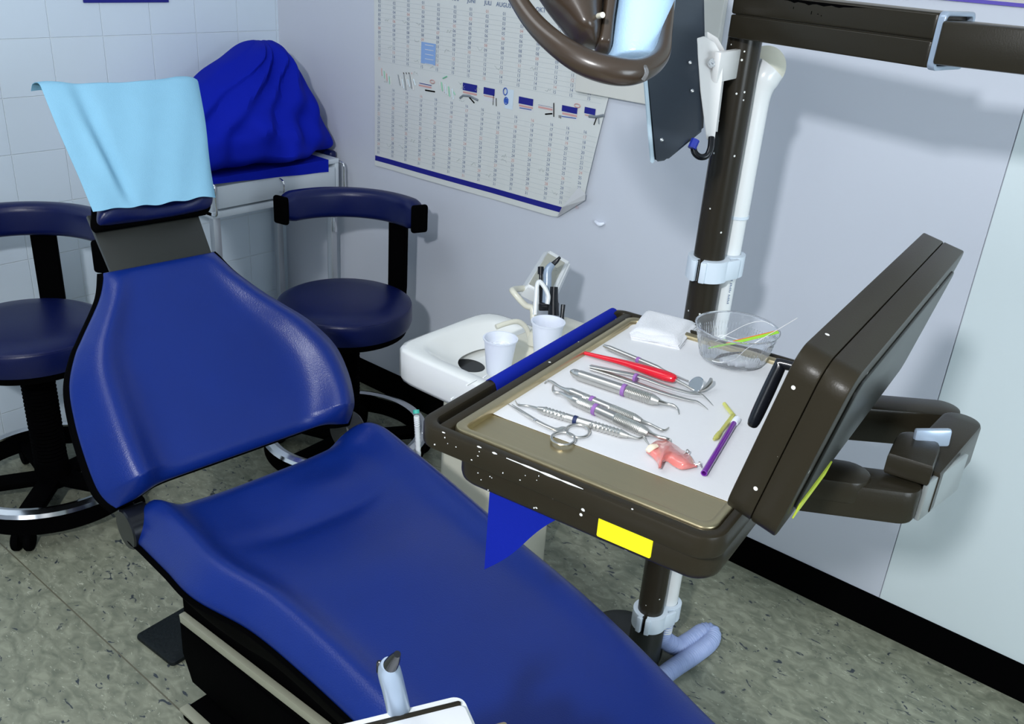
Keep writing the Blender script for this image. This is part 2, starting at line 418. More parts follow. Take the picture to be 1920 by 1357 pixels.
# ================================================================ SIGN on the tiles
p0 = atx(157, 2, XW+0.006); p1 = atx(317, 5, XW+0.006)
b = BM(); box(b, (XW+0.0005, p0.y, 1.336), (XW+0.006, p1.y, 1.60), bev=0.001)
obj('sign', b, NAVYP, label='dark blue sign on the white wall tiles above the chair, only its lower edge showing', cat='sign', flat=True)

# ================================================================ WALL CALENDAR
cal = thing('calendar', 'large white year planner calendar with a navy stripe, its lower corner curling off the wall', 'calendar', (-1.9, YW-0.004, 0.9))
XL, XR_ = -2.315, -1.377
def calp(x, z, off=0.0):
    lift = 0
    if x > -1.53: lift += ((x+1.53)**2)*0.9*max(0, min(1, (1.30-z)/0.30))
    lift += 0.0035*math.sin(x*7)*max(0, min(1, (1.1-z)/0.3))
    return Vector((x, YW-0.003-abs(lift)-off, z))
def calfn(u, v):
    z = 0.858+(1.62-0.858)*v
    xr = XR_ - 0.06*max(0, 1-(z-0.86)/0.37)
    x = XL-0.012*v+(xr-XL)*u
    zb = 0.858
    if x > -1.53: zb = 0.858+(x+1.53)*0.92
    z = zb+(1.62-zb)*v
    return calp(x, z)
b = BM(); sheet(b, calfn, 40, 24, 0.0008); 
CALP = mat('calendar_paper', (0.66, 0.68, 0.66), 0.35, coat=0.2)
obj('paper_sheet', b, CALP, cal)
b = BM(); sheet(b, lambda u, v: calp(XL+0.002+(-1.512-XL)*u, 0.876+0.017*v, 0.0012), 40, 1, 0.0003); obj('navy_stripe', b, NAVYP, cal, label='navy stripe along the bottom')
# folded corner
b = BM(); q = [calp(-1.53, 0.858, 0.002), calp(-1.43, 0.935, 0.004), calp(-1.425, 0.955, 0.012), calp(-1.45, 0.97, 0.016), calp(-1.512, 0.895, 0.006)]
f = b.faces.new([b.verts.new(x) for x in q]); bmesh.ops.solidify(b, geom=[f], thickness=0.0008); obj('curled_corner', b, PAPER, cal, flat=True)
INKB = mat('grey_blue_ink', (0.15, 0.20, 0.32), 0.6); INKR = mat('pale_red_ink', (0.62, 0.34, 0.32), 0.6); LINE = mat('pale_line_ink', (0.45, 0.50, 0.52), 0.6)
b = BM(); lb = BM()
cols = [atx_ for atx_ in ()]
colx = []
for px_, py_ in ((711, 124), (738, 124), (764, 124), (791, 124), (819, 130), (849, 135), (878, 135), (908, 140), (939, 145), (972, 150), (1004, 150), (1041, 155), (1073, 150), (1108, 150)):
    colx.append(aty(px_, py_, YW-0.004).x)
months = ['DEZ', 'JAN', 'FEB', 'MÄRZ', 'APRIL', 'MAI', 'JUNI', 'JULI', 'AUGUST', 'SEPT', 'OKT', 'NOV', 'DEZ', 'JAN']
def calM(x, z, off=0.0016):
    c = calp(x, z, off); return frame(c, (1, 0, 0), (0, 0, 1), (0, -1, 0))
for ci, x in enumerate(colx):
    s0 = 1.385-0.002*ci
    text(b, months[ci], 0.016 if ci < 8 else 0.017, calM(x, 1.421), 0, bold=0.02)
    for d in range(31):
        z = 1.398-0.0134*d if d < 15 else 1.120-0.0143*(d-15)
        if z < 0.90: continue
        if x > -1.45 and z < 1.0: continue
        text(b, '%02d' % (d+1), 0.0125, calM(x, z), 1 if (d+ci*2) % 7 in (0, ) else 0)
for d in range(31):
    z = 1.391-0.0134*d if d < 15 else 1.113-0.0143*(d-15)
    if z < 0.9: continue
    for k in range(24):
        xa = XL+0.01+(XR_-0.05-XL)*k/24; xb = XL+0.01+(XR_-0.05-XL)*(k+1)/24
        if xb > -1.46 and z < 1.0: continue
        A = [calp(xa, z, 0.0013), calp(xb, z, 0.0013), calp(xb, z+0.0006, 0.0013), calp(xa, z+0.0006, 0.0013)]
        lb.faces.new([lb.verts.new(v) for v in A])
obj('printed_dates', b, [INKB, INKR], cal, flat=True, kind='stuff')
obj('ruled_lines', lb, LINE, cal, flat=True, kind='stuff')
# faint handwriting and product pictures
b = BM()
for k in range(46):
    x = random.choice(colx[:-1])+random.uniform(0.02, 0.04); z = random.uniform(0.92, 1.34)
    if 1.03 < z < 1.13: continue
    if x > -1.46 and z < 1.0: continue
    pts = [calp(x+0.004*i, z+random.uniform(-0.006, 0.006), 0.0018) for i in range(6)]
    tube(b, pts, 0.0005, n=4, smooth=3)
obj('handwritten_notes', b, mat('faint_pencil', (0.46, 0.50, 0.50), 0.7), cal, kind='stuff')
b = BM()
def pr(px0, py0, px1, py1, mi, off=0.002):
    a = aty(px0, py0, YW-0.005); c = aty(px1, py1, YW-0.005)
    A = [calp(a.x, c.z, off), calp(c.x, c.z, off), calp(c.x, a.z, off), calp(a.x, a.z, off)]
    b.faces.new([b.verts.new(v) for v in A]).material_index = mi
def pl(pts, mi, r=0.0008):
    P = [aty(x, y, YW-0.006) for x, y in pts]
    tube(b, [calp(p.x, p.z, 0.0024) for p in P], r, n=4, mi=mi)
for (x0, y0, x1, y1) in ((868, 152, 894, 170), (907, 161, 927, 176), (973, 178, 999, 195), (1054, 194, 1082, 210), (1097, 198, 1117, 212)):
    pr(x0, y0+(x1-x0)*0.10, x1, y1+4, 0); pr(x0-1, y1+6, x1+1, y1+16, 3, 0.0015); pr(x0, y1+4, x1, y1+6, 1)
pr(786, 155, 809, 161, 0); pr(785, 161, 809, 163, 1); pr(785, 163, 808, 167, 3)
pr(1009, 196, 1036, 202, 0); pr(1009, 202, 1036, 204, 1)
pr(948, 166, 961, 206, 5, 0.0015)
for (cx, cy) in ((947.5, 171.5), (949, 189)):
    c = aty(cx, cy, YW-0.005); tube(b, [calp(c.x+0.0075*math.cos(k*PI/6), c.z+0.010*math.sin(k*PI/6), 0.0026) for k in range(13)], 0.0016, n=4, mi=4)
pr(946, 184, 953, 194, 4, 0.0024)
pl([(797, 169), (815, 172)], 2, 0.0022); pl([(1038, 193), (1038, 219)], 2, 0.0016); pl([(1022, 214), (1035, 213)], 2, 0.002); pl([(930, 184), (930, 199)], 2, 0.0012); pl([(925, 178), (924, 197)], 2, 0.0009)
pl([(862, 184), (868, 179), (880, 180), (896, 188)], 6, 0.0035); pl([(880, 183), (889, 193)], 2, 0.0022)
pl([(1105, 218), (1120, 219), (1134, 216)], 6, 0.004); pl([(1120, 220), (1115, 234)], 2, 0.0016); pl([(1124, 220), (1125, 232)], 6, 0.002)
pl([(1048, 216), (1048, 221)], 2, 0.001); pl([(1051, 216), (1051, 222)], 2, 0.001); pl([(1053, 218), (1080, 222)], 4, 0.0012); pl([(974, 202), (996, 206)], 4, 0.0012)
for k in range(8): pl([(715+k*2.4, 128+k*2.5), (716+k*2.4, 142+k*2.6)], (1, 5, 7, 3)[k % 4], 0.0014)
for k in range(9): pl([(746+k*3.6, 140+(k % 3)*4), (750+k*3.6, 160+(k % 4)*3)], (6, 3, 5)[k % 3], 0.0022)
for k in range(4): pl([(756+k*5, 136), (757+k*5, 139)], (2, 2, 2, 1)[k], 0.0014)
for k in range(8): pl([(824+k*3.3, 152+k*2), (826+k*3.4, 168+k*2.6)], (3, 7, 3, 5)[k % 4], 0.0022)
pl([(830, 147), (838, 143)], 7, 0.0022); pl([(850, 172), (853, 178)], 7, 0.0016)
for cx, cy in ((811, 153), (1083, 198)):
    c = aty(cx, cy, YW-0.005); tube(b, [calp(c.x+0.010*math.cos(k*PI/6), c.z+0.005*math.sin(k*PI/6), 0.0034) for k in range(13)], 0.0013, n=4, mi=1)
# pale blue advert with five white rows
pr(790, 78, 816, 123, 8)
for k in range(5): pr(797, 83+k*8.8, 813, 87+k*8.8, 3, 0.0026)
obj('printed_pictures', b, [NAVYP, INKR, BLACK, PAPER, mat('print_blue', (0.03, 0.10, 0.45), 0.5), mat('print_pale', (0.62, 0.72, 0.80), 0.5), mat('print_grey', (0.22, 0.25, 0.28), 0.5), mat('print_green', (0.25, 0.60, 0.40), 0.5), mat('print_light_blue', (0.25, 0.40, 0.70), 0.5)], cal, flat=True)
b = BM(); 
c0 = aty(1125, 420, YW-0.004); tube(b, [c0+Vector((-0.018, 0, 0.004)), c0+Vector((0, -0.004, 0)), c0+Vector((0.014, 0, 0.006))], [0.003, 0.007, 0.003], n=8, smooth=3)
obj('adhesive_hook', b, CUP, label='small translucent adhesive hook on the wall below the calendar corner', cat='hook')

# ================================================================ TROLLEY in the corner
tx0, tx1, ty0, ty1, tz = -2.80, -2.45, 1.585, 2.10, 0.86
tr = thing('instrument_trolley', 'white metal trolley with one drawer standing in the tiled corner', 'trolley', ((tx0+tx1)/2, (ty0+ty1)/2, 0))
b = BM(); box(b, (tx0, ty0, 0.845), (tx1, ty1, 0.862), bev=0.003); box(b, (tx0, ty0, 0.74), (tx0+0.015, ty1, 0.845)); box(b, (tx0, ty0, 0.742), (tx1-0.002, ty0+0.016, 0.846), bev=0.002)
box(b, (tx0, ty1-0.016, 0.742), (tx1-0.002, ty1, 0.846), bev=0.002); box(b, (tx0, ty0, 0.735), (tx1, ty1, 0.757), bev=0.002); obj('body', b, CAB, tr)
b = BM(); box(b, (tx1-0.30, ty0+0.022, 0.765), (tx1+0.004, ty1-0.022, 0.836), bev=0.0015); dr = obj('drawer', b, CAB, tr)
b = BM(); ym = (ty0+ty1)/2
tube(b, [(tx1+0.004, ym, 0.828), (tx1+0.022, ym, 0.822), (tx1+0.026, ym, 0.805), (tx1+0.022, ym, 0.788), (tx1+0.004, ym, 0.784)], 0.0035, smooth=4); obj('handle', b, CHROME, dr, label='small chrome pull')
for y in (ty0+0.002, ty1+0.004):
    b = BM(); tube(b, [(tx1-0.005, y, 0.848), (tx1+0.018, y, 0.845), (tx1+0.02, y, 0.80), (tx1+0.02, y, 0.755), (tx1-0.003, y, 0.748)], 0.004, smooth=4); obj('corner_rail', b, CHROME, tr)
for x in (tx0+0.02, tx1-0.02):
    for y in (ty0+0.02, ty1-0.02):
        b = BM(); box(b, (x-0.013, y-0.013, 0.06), (x+0.013, y+0.013, 0.745), bev=0.003); obj('leg', b, TRIMW, tr)
        b = BM(); lathe(b, [(0, -0.011), (0.026, -0.011), (0.028, -0.006), (0.028, 0.006), (0.026, 0.011), (0, 0.011)], frame((x, y, 0.0285), (1, 0, 0), (0, 0, 1)), n=20); box(b, (x-0.008, y-0.016, 0.03), (x+0.008, y+0.016, 0.065)); obj('castor', b, BLACK, tr)
b = BM(); box(b, (tx0+0.01, ty0+0.01, 0.18), (tx1-0.01, ty1-0.01, 0.20), bev=0.002); obj('lower_shelf', b, CAB, tr)
b = BM(); y = ty1-0.02; box(b, (tx1-0.006, y-0.009, 0.60), (tx1+0.003, y+0.006, 0.655), bev=0.002); obj('latch', b, CHROME, tr)
# blue cloth on the trolley top
XC = -2.62
def cz(px_, py_): p = atx(px_, py_, XC); return p.y, p.z
sil = [(0.868, 1.50, 2.128), (0.90, 1.50, 2.128), (0.98, 1.52, 2.11), (1.03, 1.56, 2.095), (1.07, 1.60, 2.085), (1.11, 1.655, 2.065), (1.15, 1.73, 2.045), (1.18, 1.785, 2.03), (1.215, 1.85, 2.01), (1.235, 1.90, 1.98)]
b = BM()
def ctop(s, t):
    f = 0.16*(1-t)**0.7+0.05
    f += 0.022*math.sin(s*7+t*6)*(1-t*0.4)+0.012*math.sin(s*15-t*9)+0.010*math.sin(t*22+s*5)*(1-t)
    f += 0.035*math.exp(-((s-0.45+t*0.5)/0.13)**2)*(1-t)
    return f
pad(b, frame((XC, 0, 0), (0, 1, 0), (0, 0, 1), (1, 0, 0)), sil, ctop, lambda s, t: -0.10, nr=8, nc=48, ee=3, endr=0.05)
for v in b.verts:
    d = noise.noise_vector(v.co*9)*0.008; v.co += d
    v.co.x = max(v.co.x, XW+0.006); v.co.y = min(v.co.y, YW-0.006); v.co.z = max(v.co.z, 0.8625)
bc = obj('draped_cloth', b, CLOTHB, label='bright blue cloth draped in a peaked heap over equipment on the corner trolley', cat='cloth')
b = BM()
def clf(u, v):
    y = 1.50+(2.045-1.50)*u; k = v
    if k < 0.8: x = -2.74+(tx1+0.008-(-2.74))*(k/0.8); z = 0.8655+0.0015*math.sin(y*30+x*11)
    else: x = tx1+0.009+0.002*math.sin(y*40); z = 0.8655-(0.012+0.03*(u))*((k-0.8)/0.2)
    return Vector((x, max(y, 1.57), z))
sheet(b, clf, 30, 20, 0.002)
obj('blue_cloth_mat', b, CLOTHB, label='flat blue cloth spread on the corner trolley top under the draped heap', cat='cloth')
b = BM(); box(b, (-2.62, 2.104, 0.83), (-2.50, 2.135, 0.875), bev=0.010, seg=3); obj('corner_pad', b, VINYL_D, tr)

# ================================================================ STOOLS
def make_stool(c, label, a_from, a_to, a_bar, zs=0.565, zb=0.80, R_=0.205):
    st = thing('rolling_stool', label, 'stool', (c[0], c[1], 0), 0, 'dark blue rolling stools with curved backrests')
    T = Matrix.Translation((c[0], c[1], 0))
    b = BM()
    prof = [(0, zs+0.006), (R_*0.6, zs+0.006), (R_*0.85, zs+0.002), (R_*0.93, zs-0.004)] + [(R_-0.014+0.014*math.sin(a), zs-0.018+0.012*math.cos(a)) for a in (0.4, 0.9, 1.4)] + [(R_, zs-0.03), (R_+0.001, zs-0.06), (R_-0.004, zs-0.075), (R_-0.02, zs-0.082), (0, zs-0.082)]
    lathe(b, prof, T, n=56); obj('seat', b, VINYL_D, st)
    b = BM(); lathe(b, [(R_-0.012, zs-0.080), (R_-0.016, zs-0.098), (0.10, zs-0.115), (0, zs-0.115)], T, n=48); obj('seat_shell', b, BLACK, st)
    b = BM(); pts = [(R_-0.0035+0.0016*math.cos(a), zs-0.0115+0.0016*math.sin(a)) for a in [k*PI/4 for k in range(9)]]; lathe(b, pts, T, n=56); obj('seat_piping', b, VINYL_D, st)
    # curved backrest: arc sweep of a rounded section
    rb = R_+0.035; n = 30; b = bmesh.new(); rings = []
    sec = rrect(-0.028, -0.047, 0.028, 0.047, 0.022, 4)
    for k in range(n+1):
        a = math.radians(a_from+(a_to-a_from)*k/n); e = min(k, n-k); sc_ = (0.75, 0.93, 1, 1)[min(e, 3)]
        rings.append([b.verts.new((c[0]+(rb+p[0]*sc_)*math.cos(a), c[1]+(rb+p[0]*sc_)*math.sin(a), zb+p[1]*sc_)) for p in sec])
    for A, B in zip(rings, rings[1:]):
        for k in range(len(sec)): b.faces.new((A[k], A[(k+1) % len(sec)], B[(k+1) % len(sec)], B[k]))
    b.faces.new(rings[0]); b.faces.new(rings[-1][::-1]); bmesh.ops.recalc_face_normals(b, faces=b.faces)
    obj('backrest', b, VINYL_D, st)
    # black end caps
    for a_, sg in ((a_from, -1), (a_to, 1)):
        b = BM()
        sgn = sg*(1 if a_to > a_from else -1)
        a = math.radians(a_+sgn*2.0)
        ctr = (c[0]+(rb+0.004)*math.cos(a), c[1]+(rb+0.004)*math.sin(a), zb-0.004)
        M = frame(ctr, (math.cos(a), math.sin(a), 0), (-math.sin(a), math.cos(a), 0), (0, 0, 1))
        box(b, (-0.027, -0.010, -0.046), (0.027, 0.010, 0.042), M, bev=0.009, seg=3); obj('end_cap', b, BLACK, st)
    # upright bar from under the seat
    b = BM(); a = math.radians(a_bar); d = Vector((math.cos(a), math.sin(a), 0)); n_ = Vector((-math.sin(a), math.cos(a), 0)); C0 = Vector((c[0], c[1], 0))
    path = [(0.02, zs-0.125), (rb-0.02, zs-0.125), (rb+0.015, zs-0.10), (rb+0.02, zs-0.03), (rb+0.02, zb+0.0)]
    bb = bmesh.new(); rr = []
    for i, (r_, z) in enumerate(path):
        hw = 0.034; tk = 0.010
        tdir = (-1 if i < 2 else 0)
        off = [(-tk, 0)] if False else None
        if i < 2: q = [(r_, -hw, z-tk), (r_, hw, z-tk), (r_, hw, z+tk), (r_, -hw, z+tk)]
        elif i == 2: q = [(r_+tk*0.7, -hw, z-tk*0.7), (r_+tk*0.7, hw, z-tk*0.7), (r_-tk*0.7, hw, z+tk*0.7), (r_-tk*0.7, -hw, z+tk*0.7)]
        else: q = [(r_+tk, -hw, z), (r_+tk, hw, z), (r_-tk, hw, z), (r_-tk, -hw, z)]
        rr.append([bb.verts.new(C0+d*x+n_*y+Vector((0, 0, zz))) for x, y, zz in q])
    for A, B in zip(rr, rr[1:]):
        for k in range(4): bb.faces.new((A[k], A[(k+1) % 4], B[(k+1) % 4], B[k]))
    bb.faces.new(rr[0][::-1]); bb.faces.new(rr[-1]); bmesh.ops.recalc_face_normals(bb, faces=bb.faces)
    bmesh.ops.bevel(bb, geom=bb.edges[:], offset=0.003, segments=2, affect='EDGES')
    obj('back_support', bb, BLACK, st)
    # column with bellows
    b = BM(); prof = [(0.0, zs-0.11), (0.05, zs-0.11), (0.05, zs-0.14)]
    z = zs-0.15
    while z > 0.14: prof += [(0.045, z), (0.040, z-0.006)]; z -= 0.012
    prof += [(0.045, 0.14), (0.05, 0.06), (0.0, 0.06)]
    lathe(b, prof, T, n=28); obj('column', b, BLACK, st)
    # base: chrome rim over a black skirt, flat spokes and castors
    b = BM(); lathe(b, [(0.232, 0.120), (0.246, 0.124), (0.262, 0.118), (0.268, 0.108), (0.262, 0.104), (0.236, 0.112), (0.232, 0.120)], T, n=64); obj('foot_ring', b, CHROME, st)
    b = BM(); lathe(b, [(0.240, 0.110), (0.262, 0.106), (0.262, 0.055), (0.250, 0.045), (0.236, 0.05), (0.240, 0.110)], T, n=64)
    for k in range(5):
        a = math.radians(a_bar+30+72*k); M = frame((c[0], c[1], 0), (math.cos(a), math.sin(a), 0), (-math.sin(a), math.cos(a), 0), (0, 0, 1))
        box(b, (0.03, -0.03, 0.066), (0.25, 0.03, 0.088), M, bev=0.004)
    obj('base', b, BLACK, st)
    for k in range(5):
        a = math.radians(a_bar+30+72*k); x, y = c[0]+0.25*math.cos(a), c[1]+0.25*math.sin(a)
        b = BM()
        for s_ in (-0.016, 0.016):
            lathe(b, [(0, -0.009), (0.026, -0.009), (0.029, -0.005), (0.029, 0.005), (0.026, 0.009), (0, 0.009)], frame((x-math.sin(a)*s_, y+math.cos(a)*s_, 0.0295), (math.cos(a), math.sin(a), 0), (0, 0, 1)), n=22)
        lathe(b, [(0, 0.03), (0.012, 0.03), (0.012, 0.07), (0, 0.07)], Matrix.Translation((x, y, 0)), n=12)
        obj('castor', b, BLACK, st)
    return st
make_stool((-2.005, 1.735), 'dark blue rolling stool beside the white basin, in front of the corner trolley', 188, 72, 98)
make_stool((-2.42, 0.975), 'dark blue rolling stool cut off by the left picture edge beside the tiled wall', 205, 33, 141, zb=0.785)

# ================================================================ DENTAL CHAIR
AX = Vector((math.cos(math.radians(-5.5)), math.sin(math.radians(-5.5)), 0)); AC = Vector((-AX.y, AX.x, 0))
CH = Vector((-1.36, 0.98, 0))
ch = thing('dental_chair', 'blue upholstered dental treatment chair reclining across the room', 'dental chair', (-1.1, 0.93, 0), -5.5)
# seat: frame x = across (AC), y = along AX, z up -> use frame with x=AC,y=-AX? keep right handed: x=AX.cross... 
def SP(px_, py_, z=0.56):
    p = hz(px_, py_, z)-CH; return p.dot(AX), p.dot(AC)
Ms = frame((CH.x, CH.y, 0.0), -AC, AX, (0, 0, 1))
far_ = [SP(*p) for p in ((705, 806), (740, 812), (820, 870), (905, 940), (1000, 1020), (1100, 1100), (1220, 1210), (1365, 1357))]
near_ = [SP(*p) for p in ((253, 998), (356, 1099), (457, 1153), (565, 1240), (676, 1341))]
def interp(tab, x):
    tab = sorted(tab)
    if x <= tab[0][0]: return tab[0][1]
    for (a, va), (b_, vb) in zip(tab, tab[1:]):
        if x <= b_: return va+(vb-va)*(x-a)/(b_-a)
    return tab[-1][1]+(x-tab[-1][0])*(tab[-1][1]-tab[-2][1])/(tab[-1][0]-tab[-2][0])
rows = []
for u in (-0.035, -0.02, 0.03, 0.12, 0.22, 0.35, 0.50, 0.65, 0.80, 0.95, 1.10, 1.25):
    rows.append((u, interp(near_, u)+0.004, interp(far_, u)))
rows[0] = (-0.035, rows[0][1]+0.035, rows[0][2]-0.035)
rows[-1] = (1.25, rows[-1][1]+0.06, rows[-1][2]-0.04)
rows = [(u, -r, -l) for u, l, r in rows]
def st_top(s, t):
    u = t*1.285
    bol = 0.048*math.exp(-((abs(s)-0.84)/0.13)**2)*max(0.0, 1-u/0.95)*1.0
    dish = -0.020*math.exp(-((u-0.17)/0.16)**2)*math.exp(-(s/0.5)**4)
    lump = 0.012*math.exp(-((u-0.13)/0.055)**2-((s+0.22)/0.22)**2)-0.010*math.exp(-((u-0.21)/0.03)**2-((s-0.02)/0.45)**2)
    rise = 0.010*math.exp(-((u-0.42)/0.12)**2-((s)/0.5)**2)
    return 0.562+bol+dish+lump+rise
b = BM(); pad(b, Ms, rows, st_top, lambda s, t: 0.500, nr=10, nc=56, ee=7, endr=0.05); obj('seat', b, VINYL, ch)
b = BM(); rs2 = [(u, l-0.008, r+0.006) for u, l, r in rows]; rs2[0] = (rows[0][0]-0.006, rows[0][1]-0.01, rows[0][2]+0.01)
pad(b, Ms, rs2, lambda s, t: 0.530, lambda s, t: 0.515-0.165*(1-abs(s)**4)*(0.45+0.55*min(1, t*4)), nr=8, nc=40, ee=14, endr=0.03); obj('seat_shell', b, BLACK, ch)
# backrest
TH = math.radians(38)
BUP = -math.sin(TH)*AX+math.cos(TH)*Vector((0, 0, 1)); BN = math.cos(TH)*AX+math.sin(TH)*Vector((0, 0, 1))
BP = Vector((-1.36, 0.98, 0.60))-AC*0.04
Mb = frame(BP, AC, BUP, BN)
brow = [(0.012, -0.270, 0.255), (0.03, -0.282, 0.272), (0.06, -0.290, 0.290), (0.12, -0.290, 0.302), (0.19, -0.284, 0.298), (0.257, -0.270, 0.264), (0.31, -0.242, 0.217), (0.345, -0.214, 0.184), (0.40, -0.167, 0.140), (0.43, -0.147, 0.122), (0.462, -0.132, 0.106)]
def b_top(s, t):
    bol = 0.066*math.exp(-((abs(s)-0.80)/0.155)**2)*(1-t)**0.8*min(1, 0.55+t*6)
    rib = 0.0
    return -0.022+bol+0.010*(1-s*s)*math.exp(-((t-0.25)/0.3)**2)
b = BM(); pad(b, Mb, brow, b_top, lambda s, t: -0.06, nr=10, nc=56, ee=7, endr=0.035)
# scoop the lower middle edge of the backrest
Mi = Mb.inverted()
for v in b.verts:
    q = Mi @ v.co; s = 1/(1+(abs(q.x+0.0)/0.215)**14)
    if q.y < 0.15: q.y += 0.020*s*(1-q.y/0.15); v.co = Mb @ q
obj('backrest', b, VINYL, ch)
b = BM(); pad(b, Mb, [(r[0]-0.004*(i == 0)+0.004*(i == 10), r[1]-0.009, r[2]+0.009) for i, r in enumerate(brow)], lambda s, t: -0.035, lambda s, t: -0.065-0.03*(1-s*s), nr=8, nc=40, ee=14, endr=0.02)
for v in b.verts:
    q = Mi @ v.co; s = 1/(1+(abs(q.x+0.0)/0.215)**14)
    if q.y < 0.15: q.y += 0.022*s*(1-q.y/0.15); v.co = Mb @ q
obj('backrest_shell', b, BLACK, ch)
# hinges
for sgn in (-1, 1):
    hc = hz(258, 985, 0.545) if sgn < 0 else hz(652, 806, 0.545)
    b = BM(); M = frame(hc, AX, (0, 0, 1), AC)
    lathe(b, [(0, -0.024), (0.037, -0.024), (0.040, -0.021), (0.040, 0.021), (0.037, 0.024), (0, 0.024)], M, n=40)
    tube(b, [hc+Vector((0, 0, 0.01)), hc+BUP*0.05-BN*0.03, hc+BUP*0.09-BN*0.03], 0.016, n=10, flat=0.6)
    obj('hinge', b, BLACKS, ch)
# neck plate and headrest
b = BM(); prism(b, [(-0.116, 0.44), (0.100, 0.44), (0.106, 0.585), (-0.120, 0.585)], -0.052, -0.040, Mb, bev=0.0015); obj('neck_plate', b, BLKMETAL, ch)
hr = [(0.548, -0.116, 0.110), (0.56, -0.119, 0.128), (0.60, -0.104, 0.135), (0.70, -0.082, 0.135), (0.80, -0.055, 0.145), (0.85, -0.03, 0.13)]
b = BM(); pad(b, Mb, hr, lambda s, t: 0.015+0.012*abs(s)**3-0.016*math.exp(-((t-0.15)/0.2)**2)*math.exp(-((s-0.15)/0.5)**4), lambda s, t: -0.04, nr=8, nc=40, ee=6, endr=0.03); hd = obj('headrest', b, VINYL_D, ch)
b = BM(); pad(b, Mb, [(r[0]-0.004*(i == 0), r[1]-0.006, r[2]+0.006) for i, r in enumerate(hr)], lambda s, t: -0.018, lambda s, t: -0.046, nr=8, nc=30, ee=14, endr=0.02); obj('headrest_shell', b, BLACK, hd)
# cloth over the headrest
def hp(px_, py_, off):
    return atplane(px_, py_, BP+BN*off, BN)
Lc = [hp(68, 138, 0.05), hp(110, 245, 0.05), hp(150, 335, 0.04), hp(175, 396, 0.025)]
Rc = [hp(372, 130, 0.05), hp(388, 215, 0.05), hp(397, 300, 0.04), hp(408, 366, 0.030)]
Lq = crom(Lc, 12); Rq = crom(Rc, 12)
def cloth(u, v):
    # v 0 bottom .. 0.86 top edge, then folds back over the headrest top
    if v < 0.88:
        t = (1-v/0.88)*(len(Lq)-1); i = min(int(t), len(Lq)-2); f = t-i
        L = Lq[i].lerp(Lq[i+1], f); R = Rq[i].lerp(Rq[i+1], f)
        p = L.lerp(R, u)
        w_ = v/0.88
        fold = 0.002*math.sin(u*9+w_*3)*(1-w_)+0.010*math.exp(-((u-0.12-0.14*(1-w_))/0.05)**2)*(0.35+0.65*(1-w_))*math.sin(w_*PI)-0.012*math.exp(-((u-0.20-0.10*(1-w_))/0.05)**2)*math.sin(w_*PI)+0.0012*math.sin(u*23-w_*7)
        edge = -0.012*(math.exp(-u/0.03)*0.2+math.exp(-(1-u)/0.04))
        rd = -0.035*max(0, (w_-0.90)/0.10)**2
        p += BN*(fold+edge+rd)
        p += BUP*(0.012*math.sin(u*2.6+0.3)*(1 if w_ < 0.02 else 0)*0)
        if w_ > 0.9: p += BUP*(-0.018*math.sin(PI*min(1, max(0, (u-0.05)/0.8)))*((w_-0.9)/0.1))
        if w_ < 0.12: p += BUP*(-0.0015*math.sin(u*28)-0.002*math.sin(u*PI))*(1-w_/0.12)
        return p
    k = (v-0.88)/0.12
    p = cloth(u, 0.8799); return p+BN*(-0.020*k)-BUP*(0.004*k*k)
b = BM(); sheet(b, cloth, 60, 50, 0.0012)
obj('headrest_cover', b, CLOTHL, label='pale blue disposable towel hanging over the dental chair headrest', cat='towel')
# pedestal and base
def yp(px_, py_, Y=0.80): p = aty(px_, py_, Y); return p.x, p.z
b = BM(); M = frame((0, 0, 0), (1, 0, 0), (0, 0, 1), (0, -1, 0))
A = yp(334, 1165); B_ = yp(345, 1275); Cc = yp(362, 1318)
prism(b, [(A[0], A[1]), (-0.15, A[1]-0.02), (-0.15, 0.05), (Cc[0], 0.05), (B_[0], 0.12)], -1.12, -0.80, M, bev=0.01); obj('pedestal', b, BLACK, ch)
b = BM(); box(b, (A[0]+0.02, 0.805, A[1]+0.0), (-0.2, 1.10, 0.47)); obj('lift_mechanism', b, BLACK, ch)
b = BM(); s1 = yp(335, 1152, 0.785); s2 = yp(600, 1357, 0.785)
dx = (s2[0]-s1[0]); dz = (s2[1]-s1[1]); k = (-0.2-s1[0])/dx
prism(b, [s1, (s1[0]+0.002, s1[1]-0.020), (s1[0]+dx*k, s1[1]+dz*k-0.020), (s1[0]+dx*k, s1[1]+dz*k)], -0.80, -0.785, M, bev=0.002); obj('side_trim', b, BEIGE, ch)
b = BM(); c1 = yp(356, 1322, 0.775); box(b, (c1[0], 0.755, 0.0), (0.2, 1.15, 0.030), bev=0.006, seg=3); obj('floor_base', b, BLACK, ch)
b = BM(); box(b, (c1[0]-0.002, 0.750, 0.024), (0.2, 0.772, 0.034), bev=0.003); obj('base_trim', b, BEIGE, ch)
# foot control plate
fp = [hz(252, 1185, 0.02), hz(322, 1240, 0.02), hz(345, 1180, 0.02), hz(310, 1130, 0.02)]
b = BM(); cen = sum(fp, Vector())/4
d1 = (fp[1]-fp[0]).normalized(); Mf = frame(fp[0], d1, Vector((-d1.y, d1.x, 0)), (0, 0, 1))
prism(b, rrect(0, 0, (fp[1]-fp[0]).length, 0.20, 0.012), 0.0-0.02, -0.008, Mf, bev=0.004); obj('foot_pedal', b, RUBBER, label='dark ribbed rubber foot pedal on the floor beneath the dental chair', cat='pedal')

